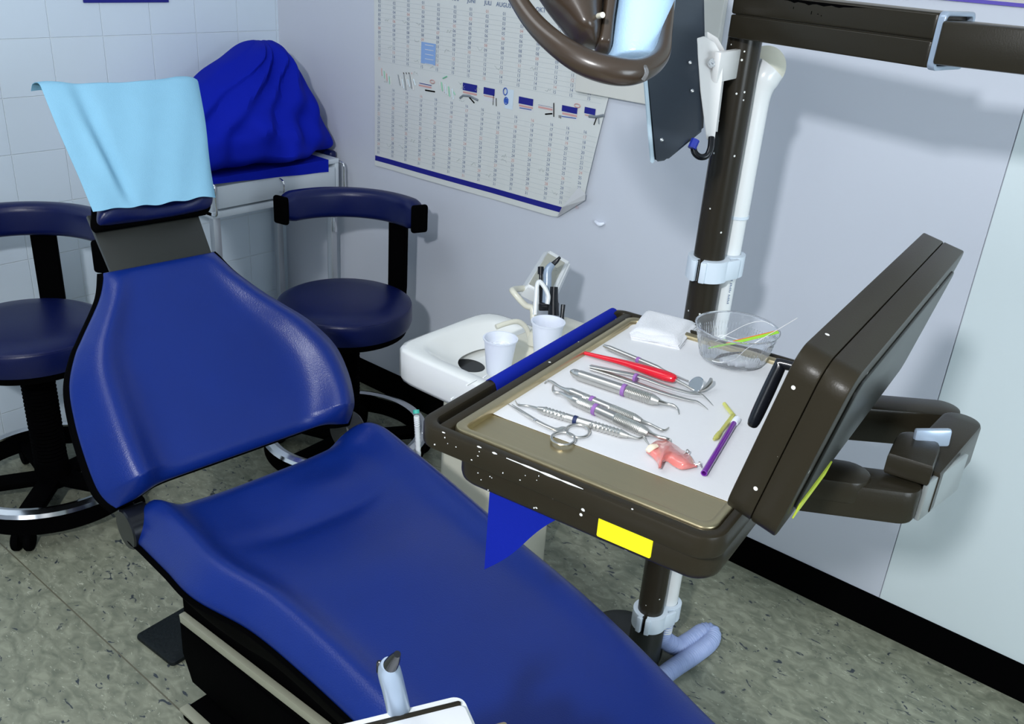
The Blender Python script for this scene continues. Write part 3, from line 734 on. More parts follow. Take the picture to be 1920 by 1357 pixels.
# ================================================================ SPITTOON UNIT
sp = thing('spittoon_unit', 'white spittoon with round black drain between stool and instrument tray', 'spittoon', (-1.20, 1.6, 0))
b = BM(); x0, x1, y0, y1, zt = -1.375, -0.98, 1.322, 1.665, 0.742
outer = rrect(x0, y0, x1, y1, 0.035, 6)
bb = bmesh.new(); nO = len(outer); N_ = 72
def sq(a, hx, hy, cx, cy, pw):
    c_, s_ = math.cos(a), math.sin(a); k = (abs(c_/hx)**pw+abs(s_/hy)**pw)**(-1/pw); return cx+c_*k, cy+s_*k
cx, cy, hx, hy = (x0+x1)/2, (y0+y1)/2, (x1-x0)/2, (y1-y0)/2
_d = hz(880, 685, 0.688); dcx, dcy = _d.x, _d.y
levels = [(hx-0.02, hy-0.02, cx, cy, 8, zt-0.085), (hx-0.004, hy-0.004, cx, cy, 8, zt-0.080), (hx, hy, cx, cy, 8, zt-0.070), (hx, hy, cx, cy, 8, zt-0.008), (hx-0.003, hy-0.003, cx, cy, 8, zt-0.002), (hx-0.010, hy-0.010, cx, cy, 7, zt),
          (hx-0.030, hy-0.030, cx, cy, 5, zt), (hx-0.036, hy-0.036, cx, cy, 4, zt-0.004), (hx-0.05, hy-0.05, cx, cy+0.003, 3.2, zt-0.022), (hx-0.09, hy-0.085, cx, cy, 2.6, zt-0.040), (0.10, 0.085, dcx+0.02, dcy+0.02, 2.2, zt-0.050), (0.040, 0.032, dcx, dcy, 2, zt-0.054), (0.037, 0.029, dcx, dcy, 2, zt-0.066)]
rg = [[bb.verts.new((*sq(2*PI*k/N_, l[0], l[1], l[2], l[3], l[4]), l[5])) for k in range(N_)] for l in levels]
for A, B in zip(rg, rg[1:]):
    for k in range(N_): bb.faces.new((A[k], A[(k+1) % N_], B[(k+1) % N_], B[k]))
bb.faces.new(rg[0][::-1]); bb.faces.new(rg[-1]); bmesh.ops.recalc_face_normals(bb, faces=bb.faces)
obj('basin', bb, BASIN, sp, ang=60)
b = BM(); prism(b, [(dcx+0.0385*math.cos(k*PI/18), dcy+0.0305*math.sin(k*PI/18)) for k in range(36)], zt-0.0575, zt-0.0535); obj('drain', b, BLACKS, sp, label='black oval drain')
b = BM(); box(b, (-1.36, 1.48, 0.0), (-1.18, 1.75, 0.66), bev=0.02, seg=3); box(b, (-1.20, 1.52, 0.6), (-1.05, 1.74, 0.765), bev=0.02, seg=3); obj('cabinet', b, CREAM, sp)
# water spouts
b = BM(); q = [hz(1003, 655, 0.765), None]; s0 = hz(1000, 645, 0.765)
sA = [hz(1000, 640, 0.76), hz(993, 640, 0.80), atd(985, 606, (hz(993, 640, 0.80)-CAMP).dot(_fw)), ]
D1 = (s0-CAMP).dot(_fw)
tube(b, [atd(995, 645, D1), atd(988, 617, D1-0.01), atd(972, 603, D1-0.02), atd(950, 606, D1-0.03), atd(930, 613, D1-0.04)], 0.006, smooth=5); lathe(b, [(0, 0), (0.014, 0), (0.014, 0.02), (0.008, 0.03), (0, 0.03)], Matrix.Translation(s0), n=20)
obj('bowl_rinse_spout', b, CREAM, sp)
D2 = D1+0.13
b = BM(); tube(b, [atd(1003, 590, D2), atd(1005, 560, D2), atd(1007, 535, D2), atd(1012, 528, D2), atd(1022, 540, D2), atd(1028, 555, D2), atd(1026, 570, D2)], 0.0055, smooth=5); obj('cup_filler_spout', b, WHITE, sp)
# handle loop
b = BM(); D3 = D2+0.05
tube(b, [atd(1000, 600, D3), atd(998, 578, D3), atd(985, 572, D3), atd(963, 548, D3), atd(962, 543, D3+0.02), atd(975, 541, D3+0.05), atd(1000, 540, D3+0.07)], 0.0078, smooth=5); obj('handle_loop', b, CREAM, sp)
# keypad console
kq = [(1030, 468, .12), (1070, 491, .13), (1038, 560, .05), (989, 535, .04)]
def KP(a, c, off=0.0):
    P = [atd(x, y, D3+dd) for x, y, dd in kq]
    nrm = (P[1]-P[0]).cross(P[3]-P[0]).normalized()
    if nrm.dot(_fw) > 0: nrm = -nrm
    return P[0].lerp(P[1], a).lerp(P[3].lerp(P[2], a), c)+nrm*off
def kquad(bm, a0, a1, c0, c1, z0, z1, bev=0, tap=0.0):
    bb = bmesh.new()
    lo = [bb.verts.new(KP(a, c, z0)) for a, c in ((a0-tap, c0-tap), (a1+tap*1.6, c0-tap), (a1+tap*1.6, c1+tap), (a0-tap, c1+tap))]
    hi = [bb.verts.new(KP(a, c, z1)) for a, c in ((a0, c0), (a1, c0), (a1, c1), (a0, c1))]
    bb.faces.new(lo); bb.faces.new(hi[::-1])
    for k in range(4): bb.faces.new((lo[k], hi[k], hi[(k+1) % 4], lo[(k+1) % 4]))
    bmesh.ops.recalc_face_normals(bb, faces=bb.faces)
    if bev: bmesh.ops.bevel(bb, geom=bb.edges[:], offset=bev, segments=3, affect='EDGES')
    merge(bm, bb)
b = BM(); kquad(b, 0, 1, 0, 1, -0.035, 0, 0.005, 0.12); kb = obj('control_console', b, WHITE, sp)
b = BM(); kquad(b, 0.02, 0.80, 0.10, 0.95, -0.001, 0.002); obj('keypad', b, GREYP, kb)
for ka, kc in ((0.12, 0.82), (0.14, 0.28), (0.52, 0.36), (0.68, 0.42)):
    b = BM(); o1 = KP(ka, kc, 0.002); uu = (KP(1, kc)-KP(0, kc)).normalized(); vv = (KP(ka, 1)-KP(ka, 0)).normalized()
    lathe(b, [(0, 0.0015), (0.006, 0.0012), (0.0065, 0)], frame(o1, uu, vv), n=18); obj('button', b, BTN, kb)
# suction holders and handpieces
DH = D2+0.02
b = BM(); tube(b, [atd(1038, 592, DH), atd(1038, 560, DH), atd(1039, 538, DH)], [0.0145, 0.011, 0.0098], n=18)
obj('suction_sleeve', b, BLACKS, label='thick black suction handpiece sleeve behind the rear cup', cat='suction tube')
b = BM(); tube(b, [atd(1052, 612, DH-0.04), atd(1054, 590, DH-0.04), atd(1056, 571, DH-0.04)], [0.007, 0.005, 0.0055], n=14)
obj('suction_tube', b, BLACKS, label='thin black suction tube right of the thick black sleeve', cat='suction tube')
sy = thing('silver_handpiece', 'silver suction handpiece with black nozzle leaning across the keypad console', 'handpiece', atd(1028, 600, DH+0.03))
b = BM(); tube(b, [atd(1024, 575, DH+0.03), atd(1026, 530, DH+0.03), atd(1027, 508, DH+0.03), atd(1036, 495, DH+0.03)], [0.011, 0.0108, 0.0105, 0.008], n=16, smooth=4); obj('body', b, SILVER, sy)
b = BM(); tube(b, [atd(1036, 496, DH+0.03), atd(1044, 489, DH+0.03), atd(1050, 482, DH+0.025)], [0.0065, 0.0055, 0.0035], n=14); obj('nozzle', b, BLACKS, sy)
b = BM(); tube(b, [atd(1014, 578, DH+0.035), atd(1014, 530, DH+0.035), atd(1014, 507, DH+0.035)], [0.0045, 0.0045, 0.0045], n=12); tube(b, [atd(1014, 514, DH+0.035), atd(1014, 500, DH+0.035)], [0.008, 0.0075], n=14); box(b, (0, 0, 0), (0.05, 0.02, 0.012), frame(atd(1010, 580, DH+0.035), CR, (0, 0, 1)), bev=0.003)
obj('syringe', b, BLACKS, label='thin black air syringe with round head standing beside the silver handpiece', cat='syringe')
# cups
def cup(px_, py_, z, label, ztop):
    c = hz(px_, py_, z); Mc = Matrix.Translation(c); h = ztop-z
    b = BM(); lathe(b, [(0, 0.0), (0.024, 0.0), (0.0255, 0.002), (0.035, h-0.003), (0.0375, h-0.003), (0.0378, h), (0.0345, h), (0.0245, 0.004), (0, 0.004)], Mc, n=48)
    return obj('plastic_cup', b, CUP, label=label, cat='cup', group='white plastic cups at the spittoon'), c
cupA, cA = cup(934, 700, 0.742, 'white plastic cup with water standing nearest the drain of the basin', 0.826)
b = BM(); lathe(b, [(0, 0), (0.032, 0)], Matrix.Translation((cA.x, cA.y, 0.742+0.062)), n=40)
obj('water', b, mat('water', (0.9, 0.95, 1.0), 0.02, trans=0.9, ior=1.33), cupA)
cup(1022, 668, 0.766, 'white plastic cup farther back, in front of the black suction sleeve', 0.85)
# small white tube stand hanging by the ring
th_ = thing('corrugated_drain_hose', 'thin white corrugated hose with green collar hanging beside the stool base', 'hose', hz(785, 850, 0.25))
b = BM(); P_ = [atd(781, 780, 2.0), atd(783, 820, 2.03), atd(786, 900, 2.08)]
tube(b, crom(P_, 20), [0.0055+0.0010*(k % 2) for k in range(41)], n=12); obj('hose', b, WHITE, th_)
b = BM(); tube(b, [atd(780, 768, 2.0), atd(780.5, 775, 2.0)], 0.0072, n=14); obj('collar', b, GREEN, th_)

# ================================================================ POST, PIPE, CLAMPS, BASE
PX, PY = -0.766, 1.597
po = thing('support_post', 'tall dark brown enamel floor post with chipped paint carrying the overhead arm', 'post', (PX, PY, 0))
b = BM(); lathe(b, [(0, 0.02), (0.0305, 0.02), (0.0305, 1.475), (0, 1.475)], Matrix.Translation((PX, PY, 0)), n=40); obj('pole', b, BROWNP, po)
b = BM(); lathe(b, [(0, 0.0), (0.040, 0.0), (0.040, 0.13), (0.038, 0.135), (0.0305, 0.136)], Matrix.Translation((PX, PY, 0)), n=40); obj('sleeve', b, BLKMETAL, po)
b = BM(); lathe(b, [(0, 0.0), (0.10, 0.0), (0.10, 0.02), (0.088, 0.04), (0.05, 0.055), (0, 0.055)], Matrix.Translation((PX-0.075, PY+0.03, 0)), n=48); obj('floor_flange', b, BLKMETAL, po)
# overhead arm
ZA = 1.466; Aa = hz(1367, 70, ZA); Ab = hz(1740, 128, ZA)
ad = (Ab-Aa).normalized(); an = Vector((-ad.y, ad.x, 0)); La = (Ab-Aa).length
oa = thing('overhead_arm', 'brown enamel overhead arm with scuffed top edge running out of the picture at upper right', 'arm', (PX, PY, 1.46))
Mo = frame(Aa, ad, an, (0, 0, 1))
b = BM(); prism(b, rrect(-0.008, 0.0, La, 0.085, 0.010), 0.0, 0.0375, Mo, bev=0.0025, seg=3); prism(b, rrect(-0.008, 0.0, La, 0.085, 0.010), 0.0385, 0.076, Mo, bev=0.004, seg=3); box(b, (0.004, 0.003, 0.034), (La-0.004, 0.08, 0.044), Mo); obj('arm_housing', b, BROWN2, oa)
b = BM(); wpts = [(0.055, 0.094), (0.19, 0.094)]
low = [(0.195+0.0, 0.087)]; 
top_ = [(x_, 0.0885) for x_ in (0.05, 0.23)]
bot_ = [(0.26-0.007*k, 0.0725-0.0005-abs(random.gauss(0, 1))*0.0022*math.sin(PI*k/30)-0.003*math.sin(PI*k/30)) for k in range(31)]
prism(b, [(0.05, 0.0725)]+bot_[::-1]+[], -0.0004, 0.0002, Mo @ frame((0, 0, 0), (1, 0, 0), (0, 0, 1), (0, -1, 0)))
for (wx, wz, ww, wh) in ((0.155, 0.053, 0.0012, 0.005), (0.167, 0.054, 0.002, 0.0012), (0.174, 0.052, 0.0012, 0.0018), (0.12, 0.058, 0.001, 0.003)):
    box(b, (wx, -0.0004, wz), (wx+ww, 0.0004, wz+wh), Mo)
obj('worn_paint', b, BLACK, oa, kind='stuff', label='black scuffed paint along the top edge')
b = BM(); prism(b, rrect(La-0.004, -0.003, La+0.045, 0.088, 0.008), -0.002, 0.0, Mo)
b.free(); b = BM(); ringprism(b, rrect(-0.0, -0.003, 0.09, 0.079, 0.01), rrect(0.006, 0.004, 0.083, 0.072, 0.006), 0, 0.012, frame(Aa+ad*(La-0.004), an, (0, 0, 1), ad), bev=0.002); obj('joint_collar', b, SILVER, oa)
E1 = hz(1755, 122, 1.473); E2 = hz(1925, 142, 1.473); ed = (E2-E1).normalized(); en = Vector((-ed.y, ed.x, 0)); Me = frame(E1, ed, en, (0, 0, 1))
b = BM(); box(b, (-0.006, 0.004, 0.0), (0.60, 0.07, 0.060), Me, bev=0.004); obj('second_segment', b, BROWN2, oa)

wp = thing('supply_pipe', 'white plastic pipe running up beside the brown post with a domed cream elbow', 'pipe', (-0.75, 1.652, 0))
b = BM(); zt2 = 1.35
PX2, PY2 = -0.75, 1.653
tube(b, [(PX2, PY2, 0.09), (PX2, PY2, 1.13)], 0.0215, n=32); tube(b, [(PX2, PY2, 1.13), (PX2, PY2, 1.145), (PX2, PY2, 1.147)], [0.0235, 0.0235, 0.0235], n=32)
tube(b, [(PX2, PY2, 1.147), (PX2, PY2, 1.32), (PX2, PY2, 1.37), (PX2+0.004, PY2+0.004, 1.395), (PX2+0.012, PY2+0.012, 1.412)], [0.0235, 0.0235, 0.026, 0.030, 0.028], n=32, smooth=6); obj('pipe', b, WHITE, wp)
ec = atd(1438, 126, (Vector((PX2, PY2, 1.40))-CAMP).dot(_fw)+0.03); ax_ = Vector((0.55, -0.75, 0.1)).normalized()
b = BM(); lathe(b, [(0, 0.004), (0.02, 0.003), (0.032, -0.004), (0.036, -0.010), (0.0385, -0.012), (0.0390, -0.016), (0.037, -0.024), (0.030, -0.034), (0, -0.040)], frame(ec, Vector((ax_.y, -ax_.x, 0)), ax_.cross(Vector((ax_.y, -ax_.x, 0))), ax_), n=44); obj('elbow_cap', b, CREAM, wp, label='cream domed elbow')
b = BM(); tube(b, [Vector((PX2, PY2, 1.13))+CR*0.0, Vector((PX2, PY2, 1.136))], 0.0246, n=32); obj('pipe_joint', b, WHITEB, wp)
# printed line on the pipe
b = BM(); Mt = frame(Vector((PX2, PY2, 1.0))+Vector((0.50, -0.52, 0)).normalized()*0.0232 + CR*0.006, Vector((0, 0, -1)), Vector((0.69, 0.72, 0)))
for k in range(26):
    if k % 7 != 5: box(b, (-0.045+k*0.0035, -0.0018, -0.0004), (-0.045+k*0.0035+0.0016, 0.0018-0.0012*(k % 3 == 0), 0.0004), Mt)
obj('printed_marks', b, INKB, wp, flat=True, kind='stuff')
def clamp(z, label, ang):
    t = thing('pipe_clamp', label, 'clamp', (PX, PY, z), 0, 'grey plastic clamps holding the pipe to the post')
    T = Matrix.Translation((PX, PY, z)); d = Vector((PX2-PX, PY2-PY, 0)); 
    b = BM(); a0 = math.radians(ang)
    lathe(b, [(0.0305, 0), (0.041, 0.001), (0.041, 0.044), (0.0305, 0.045), (0.0305, 0)], T @ Matrix.Rotation(a0, 4, 'Z'), n=36, a0=math.radians(8), a1=2*PI-math.radians(8)); obj('post_ring', b, WHITEB, t)
    b = BM(); lathe(b, [(0.0225, 0), (0.032, 0.001), (0.032, 0.044), (0.0225, 0.045), (0.0225, 0)], Matrix.Translation((PX2, PY2, z)), n=32); obj('pipe_ring', b, WHITEB, t)
    b = BM(); dd = d.normalized(); M = frame((PX, PY, z), dd, Vector((-dd.y, dd.x, 0)), (0, 0, 1))
    for sg in (-1, 1): b = BM(); box(b, (0.010, sg*0.034-0.005, 0.002), (0.05, sg*0.034+0.005, 0.043), M, bev=0.003); obj('bridge', b, WHITEB, t)
    for aa in (-14, 14):
        b = BM(); a = a0+math.radians(aa); M2 = frame((PX+0.043*math.cos(a), PY+0.043*math.sin(a), z+0.0225), (math.cos(a), math.sin(a), 0), (-math.sin(a), math.cos(a), 0), (0, 0, 1)); box(b, (-0.006, -0.006, -0.021), (0.004, 0.006, 0.021), M2, bev=0.002); obj('clamp_tab', b, WHITEB, t)
clamp(1.012, 'light grey clamp around post and pipe at eye height above the tray', -88)
clamp(0.135, 'light grey clamp around post and pipe low near the floor', -80)
# corrugated floor hose
hs = [Vector((PX2, PY2, 0.12)), Vector((PX2, PY2, 0.07)), hz(1270, 1212, 0.032), hz(1295, 1200, 0.03), hz(1318, 1185, 0.03), hz(1334, 1186, 0.028), hz(1330, 1204, 0.026), hz(1300, 1228, 0.026), hz(1258, 1256, 0.026), hz(1200, 1300, 0.026)]
pts = crom(hs, 14); fine = []; rad = []; acc = 0.0
for a, c in zip(pts, pts[1:]):
    L_ = (c-a).length; n_s = max(1, int(L_/0.0013))
    for k in range(n_s):
        sl = acc+L_*k/n_s; fine.append(a.lerp(c, k/n_s)); rad.append(0.0215+0.0017*math.sin(2*PI*sl/0.0068))
    acc += L_
b = BM(); tube(b, fine, rad, n=24)
obj('corrugated_hose', b, HOSE, label='blue-grey corrugated hose looping on the floor from the white pipe', cat='hose')

# ================================================================ MONITOR
MD = 1.50
mo = thing('monitor', 'dark grey monitor seen edge-on behind the lamp, with a white mounting bracket', 'monitor', atd(1260, 250, MD))
def mp_(x, y, d=0): return atd(x, y, MD+d)
def hull(bm, front, back, mi=0, bev=0):
    b = bmesh.new(); A = [b.verts.new(p) for p in front]; B = [b.verts.new(p) for p in back]; n = len(A)
    b.faces.new(A); b.faces.new(B[::-1])
    for k in range(n): b.faces.new((A[k], B[k], B[(k+1) % n], A[(k+1) % n]))
    bmesh.ops.recalc_face_normals(b, faces=b.faces)
    if bev: bmesh.ops.bevel(b, geom=b.edges[:], offset=bev, segments=2, affect='EDGES')
    merge(bm, b, None, mi)
# casing: screen plane on the left, the back slopes away to the right
_mr = ray(1222, 200); MdL = Matrix.Rotation(math.radians(-1.5), 3, 'Z') @ Vector((_mr.x, _mr.y, 0)).normalized()    # away from the viewer
b = BM(); cas = [mp_(1208, -120), mp_(1212, 150), mp_(1228, 305), mp_(1250, 302, 0.02), mp_(1319, 245, 0.07), mp_(1322, 100, 0.07), mp_(1318, -120, 0.07)]
hull(b, cas, [p+MdL*0.20 for p in cas], bev=0.004); obj('casing', b, MONI, mo)
b = BM(); e = [mp_(1199, -120), mp_(1206, 150), mp_(1219, 306), mp_(1227, 306), mp_(1214, 150), mp_(1207, -120)]
hull(b, e, [p+MdL*0.20-ray(p.x, p.y)*0 for p in e], bev=0.0015); obj('screen_edge', b, mat('screen_edge_glass', (0.50, 0.62, 0.70), 0.15), mo)
for q in ((1294, 117), (1298, 170), (1241, 262)):
    b = BM(); lathe(b, [(0, 0.0015), (0.002, 0.001), (0.003, 0)], frame(mp_(q[0], q[1], -0.004+0.07*(q[0]-1241)/80.), CR, CU), n=12); obj('casing_screw', b, CHROME, mo)
b = BM(); br = [mp_(1306, 72, 0.06), mp_(1320, 68, 0.06), mp_(1340, 80, 0.06), mp_(1356, 108, 0.06), mp_(1354, 150, 0.06), mp_(1340, 262, 0.06), mp_(1325, 262, 0.06), mp_(1313, 170, 0.06)]
hull(b, br, [p+MdL*0.004 for p in br], bev=0.0008); obj('mount_bracket', b, BRACK, mo); b = BM(); br2 = [p+MdL*0.06+CR*0.006+CU*0.003 for p in br]; hull(b, br2, [p+MdL*0.004 for p in br2]); obj('mount_bracket', b, BRACK, mo)
b = BM(); lathe(b, [(0, 0.008), (0.003, 0.008), (0.0035, 0.006), (0.007, 0.006), (0.0085, 0.002), (0.0085, 0)], frame(mp_(1336, 119, 0.055), CR, CU), n=24); obj('bracket_bolt', b, CHROME, mo)
b = BM(); q_ = mp_(1350, 125, 0.065); tgt = Vector((PX, PY, q_.z)); box(b, (-0.02, -0.025, -0.006), ((tgt-q_).length-0.028, 0.025, 0.006), frame(q_, tgt-q_, Vector((0, 0, 1))), bev=0.002); obj('wall_bracket', b, BRACK, mo)
b = BM(); tube(b, [mp_(1300, 268, 0.05), mp_(1302, 285, 0.05), mp_(1312, 294, 0.05), mp_(1325, 292, 0.05), mp_(1332, 278, 0.05), mp_(1334, 258, 0.055)], 0.0055, smooth=5); obj('cable', b, BLACKS, mo)
b = BM(); tube(b, [mp_(1297, 278, 0.045), mp_(1304, 262, 0.045)], 0.0075, n=10); obj('cable_plug', b, CONN, mo)
# ================================================================ LAMP HEAD
LD = 1.12
lm = thing('dental_lamp', 'brown dental lamp head with frosted glass cover and curved grip at the top edge', 'lamp', atd(1130, 60, LD))
def lp(x, y, d=0): return atd(x, y, LD+d)
b = BM()
tube(b, [lp(930, -90, 0.02), lp(955, -30, 0.0), lp(995, 35, -0.02), lp(1045, 84, -0.04), lp(1100, 118, -0.05), lp(1160, 134, -0.05), lp(1205, 130, -0.04), lp(1238, 105, -0.02), lp(1250, 60, 0.0), lp(1256, 0, 0.02), lp(1256, -90, 0.04)], [0.009, 0.010, 0.012, 0.014, 0.016, 0.0165, 0.014, 0.011, 0.007, 0.006, 0.006], n=18, smooth=8); obj('grip_ring', b, LAMPBR, lm)
Ml = frame(lp(1080, 0), CR, CU, -_fw)
s_ = LD/F
b = BM(); pad(b, Ml, [(-82*s_, 12*s_, 44*s_), (-70*s_, -4*s_, 47*s_), (-40*s_, -28*s_, 50*s_), (0, -60*s_, 52*s_), (60*s_, -95*s_, 60*s_), (140*s_, -110*s_, 70*s_)], lambda s, t: 0.03-0.01*s*s, lambda s, t: -0.05, nr=8, nc=30, ee=2.6, endr=0.02); obj('housing', b, LAMPBR, lm)
b = BM(); pad(b, frame(lp(1130, 0, 0.015), CR, CU, -_fw), [(-100*s_, -12*s_, 14*s_), (-85*s_, -14*s_, 18*s_), (-40*s_, -4*s_, 22*s_), (20*s_, 2*s_, 30*s_), (100*s_, 4*s_, 34*s_)], lambda s, t: 0.02, lambda s, t: -0.04, nr=6, nc=16, ee=5, endr=0.01); obj('side_cheek', b, LAMPBR, lm)
b = BM(); tube(b, [lp(1122, 30, -0.02), lp(1130, 28, -0.03)], 0.0034, n=16); obj('screw_cap', b, CREAM, lm)
b = BM(); pad(b, frame(lp(1200, 0, 0.02), CR, CU, -_fw), [(-122*s_, -25*s_, 28*s_), (-116*s_, -52*s_, 38*s_), (-103*s_, -63*s_, 46*s_), (-40*s_, -55*s_, 64*s_), (20*s_, -46*s_, 72*s_), (120*s_, -40*s_, 66*s_)], lambda s, t: 0.030*(1-0.6*s*s)+0.0, lambda s, t: -0.05, nr=8, nc=36, ee=5, endr=0.008); obj('frosted_cover', b, FROST, lm)
b = BM(); tube(b, [lp(1209, 123, -0.055), lp(1213, 136, -0.060), lp(1206, 150, -0.055)], 0.0025, n=10, smooth=4, flat=0.4); obj('clear_clip', b, CLEAR, lm)

# ================================================================ DELIVERY TRAY UNIT
ZR = 1.10
du = thing('delivery_tray_unit', 'brown enamel dentist delivery table with raised steel tray and tilted console', 'instrument table', (-0.48, 0.9, 0.95))
TL = hz(775, 790, ZR); TR = hz(1330, 1018, ZR); TF = hz(1147, 573, ZR)
tx = Vector((TR.x-TL.x, TR.y-TL.y, 0)); ty_ = Vector((TF.x-TL.x, TF.y-TL.y, 0))
ex = tx.normalized(); ey = Vector((-ex.y, ex.x, 0)); ang_ = math.degrees(math.atan2(ex.y, ex.x))
Wt = tx.length+0.01; Lt = ty_.length
print('tray', Wt, Lt, ang_, 'ydir', math.degrees(math.atan2(ty_.y, ty_.x)))
# tray frame coordinates: slightly sheared in the photo, take the mean direction
mean = ((math.degrees(math.atan2(ex.y, ex.x)))+(math.degrees(math.atan2(ty_.y, ty_.x))-90))/2
Mt = yawf((TL.x, TL.y, ZR), mean)
MtI = Mt.inverted()
def TP(px_, py_, z=ZR): return MtI @ hz(px_, py_, z)
W0 = (MtI @ TR).x+0.008; L0 = (MtI @ TF).y
hb = TP(838, 790).x+0.002    # right edge of the handle opening
y_in = 0.02
outer = rrect(0, 0, W0, L0, 0.022, 6)
b = BM()
# rim as bars: front, far, right, left bar, inner left bar
def bar(lo, hi, bev=0.005): box(b, lo, hi, Mt, bev=bev, seg=3)
ringprism(b, rrect(0, 0, W0, L0, 0.028, 8), rrect(0.0145, 0.016, W0-0.012, L0-0.012, 0.016, 8), -0.026, 0.0, Mt, bev=0.0035)
bar((hb-0.006, 0.012, -0.024), (hb+0.008, L0-0.01, -0.0005), 0.003)
bar((hb, 0.014, -0.03), (W0-0.010, L0-0.012, -0.014), 0.002)
obj('tray_frame', b, BROWN, du)
b = BM(); prism(b, rrect(hb+0.01, 0.020, W0-0.006, L0-0.015, 0.03, 8), -0.070, -0.024, Mt, bev=0.012, seg=3); obj('underbody', b, BROWN, du)
b = BM(); box(b, (0.262, 0.0185, -0.060), (0.262+0.075, 0.020, -0.034), Mt)
b.free(); Ya = TP(1137, 963, 1.058); Yb = TP(1231, 1000, 1.058)
b = BM(); prism(b, rrect(Ya.x, -0.060, Ya.x+0.062, -0.037, 0.002), -0.0010, 0.0010, Mt @ frame((0, 0.0195, 0), (1, 0, 0), (0, 0, 1), (0, -1, 0))); obj('yellow_label', b, YELLOW, du)
cb = BM()
for (xa, ya, xb, yb, wd_) in ((958, 853, 1000, 872, .0006), (978, 866, 1020, 886, .0011), (1012, 882, 1060, 903, .0014), (1050, 899, 1095, 916, .0011), (1035, 887, 1062, 899, .0008), (893, 838, 901, 841, .0010), (925, 847, 932, 852, .0012), (1185, 953, 1188, 955, .0008), (862, 790, 866, 793, .0008)):
    A_ = Mt @ Vector((TP(xa, ya, ZR).x, 0.0016, 0.0004)); B_2 = Mt @ Vector((TP(xb, yb, ZR).x, 0.0016, 0.0004)); tube(cb, [A_, A_.lerp(B_2, .4), B_2], [0.0004, wd_, 0.0003], n=8, smooth=3)
for _ in range(14):
    xx = random.uniform(0.0, 0.16)**1.0; zz_ = random.choice((-0.004, -0.010, -0.018)); c_ = Mt @ Vector((0.01+xx, -0.0001, zz_)); tube(cb, [c_, c_+ex*random.uniform(0.0006, 0.0016)], random.uniform(0.0004, 0.0009), n=6)
for _ in range(9):
    c_ = Mt @ Vector((hb+0.03+random.uniform(0, 0.12), 0.0195, random.uniform(-0.062, -0.034))); tube(cb, [c_, c_+ex*0.001], random.uniform(0.0005, 0.0011), n=6)
for (xa, ya, xb, yb, r_c) in ((875, 722, 893, 712, .0012), (846, 748, 850, 745, .0010), (906, 708, 912, 704, .0009)):
    tube(cb, [hz(xa, ya, ZR+0.0002), hz(xb, yb, ZR+0.0002)], r_c, n=8)
obj('paint_chips', cb, WHITE, du, kind='stuff', label='white specks where the enamel is chipped')
# steel tray
b = BM(); ti0 = hb+0.012; ti1 = W0-0.016
ringprism(b, rrect(ti0-0.004, 0.017, ti1+0.004, L0-0.016, 0.016, 8), rrect(ti0+0.008, 0.028, ti1-0.006, L0-0.030, 0.010, 8), -0.012, 0.0012, Mt, bev=0.003)
prism(b, rrect(ti0+0.002, 0.022, ti1-0.002, L0-0.022, 0.012, 6), -0.014, -0.0085, Mt); 
obj('steel_tray', b, STEEL, du)
st2 = BM(); ZP = ZR-0.0085
# console slab
yb0 = 0.015; K0 = aty(1350, 960, 0.70); 
kx = hz(1352, 958, 1.098)
c1_, c2_ = aty(1352, 960, 0.70), aty(1420, 1003, 0.70)
c3_, c4_ = aty(1497, 655, 0.70), aty(1600, 695, 0.70)
up_ = (c3_-c1_); up_.y = 0; Hs = up_.length; up_.normalize()
sd = (c2_-c1_); Ts = 0.042
sdd = Vector((up_.z, 0, -up_.x))
Tdir = Vector((-0.09, 0.996, 0)).normalized()
Msl = frame(c1_, sdd, up_)          # x = thickness to the right, y up, z = toward viewer
zz = (Msl.to_3x3() @ Vector((0, 0, 1)))
Msl = Matrix(((sdd.x, up_.x, -Tdir.x, c1_.x), (sdd.y, up_.y, -Tdir.y, c1_.y), (sdd.z, up_.z, -Tdir.z, c1_.z), (0, 0, 0, 1)))
Ls = 0.495
print('slab', Hs, c1_[:], up_[:])
def slab(x0, x1):
    M = Msl @ Matrix(((0, 0, 1, 0), (0, 1, 0, 0), (-1, 0, 0, 0), (0, 0, 0, 1)))   # local x-> along -z, so polygon lies in the big face
    b2 = bmesh.new(); pl_ = rrect(0, 0, Ls, Hs, 0.024, 8)
    prism(b, pl_, x0, x1, M, bev=0.0018, seg=2)
b = BM(); slab(0.0, Ts*0.62); slab(Ts*0.63, Ts*1.24); slab_o = obj('console', b, BROWN, du)
b = BM(); M_ = Msl @ Matrix(((0, 0, 1, 0), (0, 1, 0, 0), (-1, 0, 0, 0), (0, 0, 0, 1)))
prism(b, rrect(0.035, 0.02, Ls-0.035, Hs-0.02, 0.015), Ts*1.22, Ts*1.22+0.004, M_, bev=0.0015); obj('console_back_plate', b, BLKMETAL, slab_o)
b = BM(); box(b, (0.04, 0.012, Ts*1.22+0.004), (0.14, 0.03, Ts*1.22+0.0055), M_); obj('warning_strip', b, mat('lime_label', (0.55, 0.65, 0.05), 0.5), slab_o)
b = BM(); prism(b, rrect(-0.0, 0.062, 0.17, 0.078, 0.008), -0.020, -0.008, M_, bev=0.003)
b.free()
g0 = aty(1409, 800, 0.74); g1 = aty(1464, 682, 0.76)
b = BM(); tube(b, [g0, g0.lerp(g1, 0.08), g0.lerp(g1, 0.5), g0.lerp(g1, 0.94), g1, g1+Vector((0.022, 0.004, 0.0))], [0.0035, 0.007, 0.0078, 0.0072, 0.006, 0.005], n=16, smooth=3, flat=0.8); obj('grip', b, BLACKS, du)
